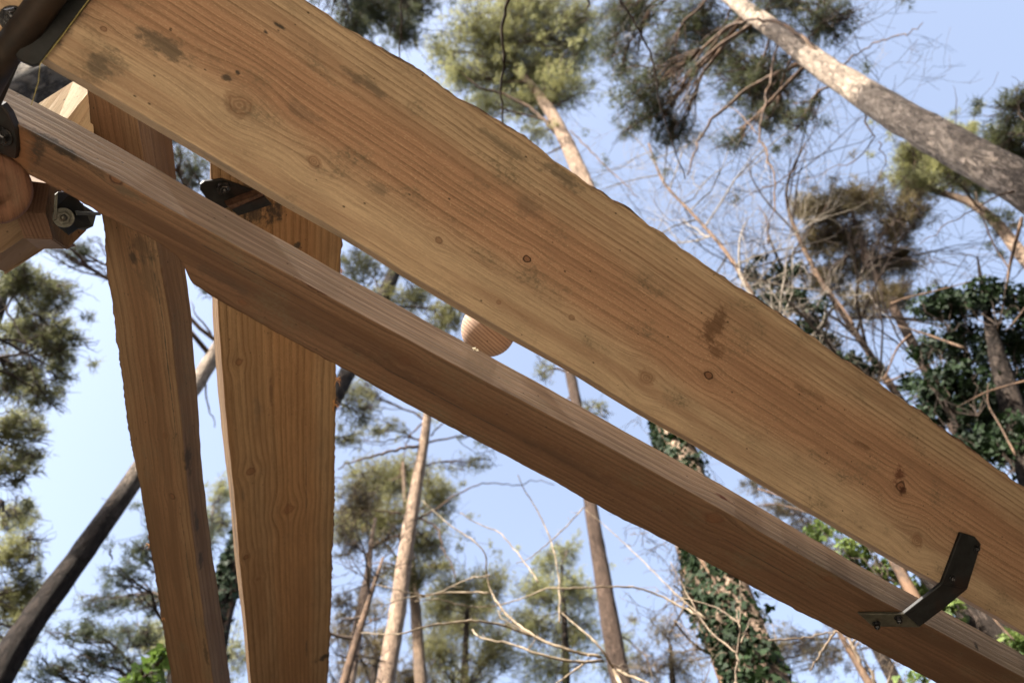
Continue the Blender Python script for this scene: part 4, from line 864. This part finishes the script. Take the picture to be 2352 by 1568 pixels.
bare('bare_tree', 'leafless tree with bright sunlit twigs above the middle of the widest beam', [(2080, 1340, 26), (1880, 950, 18), (1745, 710, 13), (1680, 590, 9), (1600, 500, 7), (1520, 420, 6), (1490, 330, 4)], .09, simple('pale_twig_bark', (.20, .165, .13), (.36, .31, .25), 10, .8, .003, .4), 4, 3, .16, .5, .05, .002)
bare('bare_tree', 'leafless tree with dark curling twigs crossing the sky left of the nearest trunk', [(2160, 1060, 24), (2010, 830, 16), (1880, 640, 11), (1830, 540, 10), (1790, 430, 6), (1850, 330, 4)], .13, m_darktwig, 4, 3, .30, .45, .02, .0032)
bare('bare_tree', 'leafless tree with tangled twigs in the bottom right corner', [(2200, 1900, 40), (2040, 1640, 26), (1960, 1510, 16), (1920, 1440, 9)], .12, m_dead, 4, 3, .26, .3, .05, .002)
bare('bare_tree', 'leafless tree with faint twigs in the lower middle distance near the broad striped beam', [(740, 1760, 34), (790, 1560, 22), (840, 1400, 14), (880, 1280, 6)], .14, m_darktwig, 4, 3, .22, .4, .05, .0025)

def traced(name, label, cat, D, lines, stem, mat):
    root = empty(name, (*at(*stem[0], D)[:2], 0), label, cat)
    b0 = at(*stem[0], D); P = [np.array([b0[0], b0[1], 0])] + [at(x, y, D) for x, y in stem]; Q, r = resample(P, np.linspace(.022, .010, len(P)), 24)
    mb = MB(); mb.tube(Q, r, 8, lump=.05); mb.build('stem', mat, root, True)
    for pts_, w0, w1 in lines:
        Bp = [at(x, y, D * (1 + .03 * sin(i * .9 + w0))) for i, (x, y) in enumerate(pts_)]; Bq, br_ = resample(Bp, np.linspace(w0 * .8, w1 * .7, len(Bp)) * depth(Bp[0]) / FPX / 2, len(Bp) * 5)
        Bq[1:-1] += rs.randn(len(Bq) - 2, 3) * .002
        mb = MB(); mb.tube(Bq, br_, 6, lump=.06)
        for k in range(2, len(Bq) - 2, 4):     # side buds and short spurs
            if rs.rand() < .55:
                d = rs.randn(3); d /= np.linalg.norm(d); l = .02 + .08 * rs.rand() ** 2; mb.tube([Bq[k], Bq[k] + d * l * .6, Bq[k] + d * l + Z * l * .3], [br_[k] * .6, br_[k] * .4, br_[k] * .2], 4)
        mb.build('branch', mat, root, True)
m_hazel = simple('hazel_bark', (.13, .095, .06), (.33, .26, .18), 14, .7, .002, .4)
traced('hazel_bush', 'bare hazel stems with long curving sunlit branches at the bottom centre', 'bush', 3.6, [
    ([(1385, 1517), (1325, 1521), (1233, 1501), (1185, 1481), (1093, 1461), (1085, 1445)], 9, 5),
    ([(1381, 1509), (1293, 1489), (1233, 1465), (1173, 1421), (1145, 1389), (1125, 1353), (1113, 1313), (1121, 1281), (1105, 1253), (1033, 1205), (969, 1149)], 10, 4),
    ([(1233, 1465), (1153, 1433), (1093, 1423), (993, 1433), (933, 1453), (893, 1457), (829, 1453)], 8, 3.5),
    ([(1125, 1361), (1033, 1359), (977, 1367), (925, 1373), (873, 1393)], 6.5, 3), ([(977, 1367), (925, 1358), (862, 1341)], 4, 2.5),
    ([(1600, 1410), (1553, 1385), (1493, 1357), (1433, 1345), (1333, 1351), (1253, 1349), (1221, 1365), (1177, 1381), (1133, 1393), (1073, 1393), (1001, 1373), (953, 1381)], 7, 3.5),
    ([(1409, 1537), (1397, 1513), (1369, 1473), (1325, 1437), (1285, 1401)], 9, 4), ([(1285, 1429), (1285, 1321), (1265, 1237), (1233, 1165), (1193, 1113), (1189, 1089)], 6, 3),
    ([(1237, 1337), (1201, 1285), (1149, 1221), (1093, 1201), (1057, 1177)], 5, 3), ([(1341, 1165), (1293, 1217), (1261, 1245), (1213, 1285), (1185, 1293)], 4, 2.5), ([(1409, 1537), (1470, 1560), (1560, 1600)], 9, 6), ([(1350, 1516), (1290, 1560), (1240, 1600)], 7, 4), ([(1125, 1320), (1070, 1330), (1010, 1360), (955, 1375)], 5, 3), ([(1233, 1465), (1150, 1420), (1143, 1400)], 4, 2), ([(1620, 1420), (1560, 1372), (1480, 1290), (1400, 1215), (1345, 1170)], 5, 2.5)],
    [(1540, 1800), (1470, 1660), (1409, 1537)], m_hazel)
traced('bare_sapling', 'thin bare sapling stems with pale forks in front of the ivy wrapped trunk', 'sapling', 3.0, [
    ([(1690, 1568), (1694, 1480), (1702, 1440), (1700, 1330)], 7, 3), ([(1702, 1475), (1716, 1445), (1722, 1420)], 5, 3), ([(1700, 1440), (1690, 1400)], 5, 2.5), ([(1700, 1430), (1640, 1390), (1560, 1370)], 6, 3), ([(1920, 1448), (1890, 1490), (1860, 1540)], 7, 5), ([(1766, 1470), (1850, 1465), (1905, 1450), (1925, 1452)], 6, 4), ([(1694, 1500), (1620, 1440), (1570, 1350), (1540, 1290)], 6, 3)], [(1700, 1760), (1690, 1568)], m_dead)
# tree standing behind the camera: its limb carries hanging twigs, unseen crown added to shade the nearest trunk
root = empty('bare_tree', (-.6, -2.6, 0), 'tree behind the camera, with an unseen crown added for shade, whose thin dark twigs hang down into the top edge of the picture', 'leafless tree', 'leafless trees among the pines')
mb = MB(); q, r = resample([(-.6, -2.6, 0), (-.5, -2.5, 3), (-.3, -2.2, 6), (-.2, -2.0, 8)], [.14, .12, .1, .07], 24); mb.tube(q, r, 12, lump=.04); mb.build('trunk', BARK_D, root, True)
mb = MB(); a_ = pt(1160, -60, 5.4); B = wiggle(q[17], a_, 10, .05); mb.tube(B, np.linspace(.04, .012, 10), 7)
for line, w0, d_ in (([(1175, -40), (1168, 0), (1151, 68), (1158, 143), (1151, 211), (1153, 279), (1150, 330)], 8, 5.2), ([(925, -60), (921, 0), (922, 60), (918, 129), (915, 170)], 5, 5.2), ([(770, -60), (766, 0), (762, 40)], 4, 5.2), ([(1400, -60), (1426, 0), (1465, 60), (1501, 136), (1510, 200), (1518, 255), (1549, 340), (1575, 410)], 5, 5.6), ([(1350, -40), (1354, 0), (1350, 22)], 7, 5.)):
    Bp = [pt(x, y, d_) for x, y in line]; Q_, r_2 = resample(Bp, np.linspace(w0, w0 * .45, len(Bp)) * d_ / FPX / 2, len(Bp) * 4); Q_[1:] += rs.randn(len(Q_) - 1, 3) * .004; mb.tube(Q_, r_2, 6, lump=.1)
    mb.tube(wiggle(B[6], Bp[0], 6, .06), np.linspace(.018, .009, 6), 6)
mb.build('branches', m_darktwig, root, True)
cc, dd_ = [], []
for (c_, r_3) in (((.45, -1.45, 11.2), .75), ((.5, -1.5, 12.5), .7), ((.4, -1.4, 13.6), .5), ((1.1, -.9, 16.6), .35), ((.2, -1.7, 16.9), .35), ((-.6, -2.2, 10.), .8)):
    p_, rel = inell(np.array(c_), r_3, r_3, r_3, 1100, .1); cc.append(p_); dd_.append(rel)
tri_mesh('crown', tufts(np.concatenate(cc), np.concatenate(dd_), .14, .014, 10), needle('dark'), root)  # needles added out of view for the shade they cast

#@@END@@

# ------------------------------------------------------------------ ground
def ground():
    g = G('bounce_ground'); ge = g.n('ShaderNodeNewGeometry'); sp = g.n('ShaderNodeSeparateXYZ'); g.t.links.new(ge.outputs['Position'], sp.inputs[0])
    nz = g.noise(ge.outputs['Position'], .35, 6, .6); nf = g.noise(ge.outputs['Position'], 9, 6, .7)
    bounce_sand = g.mix(g.sm(nf, .3, .7), (.60, .52, .39), (.76, .67, .52)); soil = g.mix(g.sm(nf, .3, .7), (.020, .016, .011), (.045, .034, .023))  # bright patch added to bounce light upward; soil darkened as if in shade
    r = g.M('SQRT', g.M('ADD', g.M('POWER', g.M('ADD', sp.outputs[0], .75), 2), g.M('POWER', g.M('ADD', sp.outputs[1], .6), 2)))
    f = g.sm(g.M('ADD', r, g.M('MULTIPLY', nz, 1.6)), 2.25, 2.8)
    g.bsdf(g.mix(f, bounce_sand, soil), .95, nf, .02, .6, .1)
    n = 60; mb = MB(); xs = np.sign(np.linspace(-1, 1, n)) * np.abs(np.linspace(-1, 1, n)) ** 2.5 * 600
    V = [(x, y, (-.06 + .1 * sin(x * .21) * cos(y * .17) * min(1, max(0, (math.hypot(x, y) - 6) / 10)))) for x in xs for y in xs]
    mb.add(V, [(i * n + j, (i + 1) * n + j, (i + 1) * n + j + 1, i * n + j + 1) for i in range(n - 1) for j in range(n - 1)])
    tag(mb.build('ground', g.m), 'unseen ground, pale sandy patch added to bounce light up, dark forest soil beyond', None, None, 'structure')
ground()
def far_wood():
    c, d = [], []
    for k in range(14000):
        a = rs.rand() * 2 * pi if k < 8000 else radians(-100 + 108 * rs.rand()); r_ = 27 + 16 * rs.rand(); tall = radians(-104) < (a if a < pi else a - 2 * pi) < radians(8)
        h = (30 if tall else 11) + 2.0 * sin(a * 9) + 2 * sin(a * 23 + 1); z = h * rs.rand() ** .8  # unseen trees, raised on one side to block low sky light
        c.append((r_ * cos(a), r_ * sin(a), z)); d.append((cos(a) * .3, sin(a) * .3, .8))
    V = tufts(np.array(c), np.array(d) / .9, 1.5, .45, 9)
    o = tri_mesh('woodland', V, leafmat('woodland_leaves', (.02, .03, .012), (.07, .08, .03), .2, .7, .6, .1), None)
    tag(o, 'dark mass of unseen evergreen woodland, added round the clearing to block low sky light', None, None, 'stuff')
far_wood()

# ------------------------------------------------------------------ light, sky, camera
SUN = np.array([-.66, -.62, .0]); SUN /= np.linalg.norm(SUN); SE = radians(36)
sd = np.array([SUN[0] * cos(SE), SUN[1] * cos(SE), sin(SE)])
import mathutils
L = bpy.data.lights.new('sun', 'SUN'); L.energy = 5.0; L.angle = radians(.5); L.color = (1, .93, .82)
lo = bpy.data.objects.new('sun', L); C.objects.link(lo); lo.rotation_euler = mathutils.Vector(sd.tolist()).to_track_quat('Z', 'Y').to_euler()
w = bpy.data.worlds.new('World'); bpy.context.scene.world = w; w.use_nodes = True; nt = w.node_tree; nt.nodes.clear()
sk = nt.nodes.new('ShaderNodeTexSky'); sk.sky_type = 'NISHITA'; sk.sun_disc = False; sk.sun_elevation = SE
sk.sun_rotation = math.atan2(SUN[0], SUN[1]); sk.air_density = 1.0; sk.dust_density = 3.2; sk.ozone_density = 2.6; sk.altitude = 0
bg = nt.nodes.new('ShaderNodeBackground'); bg.inputs[1].default_value = .15; ou = nt.nodes.new('ShaderNodeOutputWorld')
hs = nt.nodes.new('ShaderNodeHueSaturation'); hs.inputs['Saturation'].default_value = .69
nt.links.new(sk.outputs[0], hs.inputs['Color']); nt.links.new(hs.outputs[0], bg.inputs[0]); nt.links.new(bg.outputs[0], ou.inputs[0])

cd = bpy.data.cameras.new('camera'); cd.lens = FPX / W0 * 36; cd.sensor_width = 36; cd.clip_end = 3000; cd.clip_start = .05
co = bpy.data.objects.new('camera', cd); C.objects.link(co); co.location = CAM.tolist(); co.rotation_euler = (pi / 2 + EL, 0, 0)
cd.dof.use_dof = True; cd.dof.focus_distance = 1.4; cd.dof.aperture_fstop = 5.0
sc = bpy.context.scene; sc.camera = co
sc.view_settings.view_transform = 'Standard'; sc.view_settings.look = 'None'; sc.view_settings.exposure = 1.8; sc.view_settings.gamma = 1
sc.cycles.max_bounces = 8
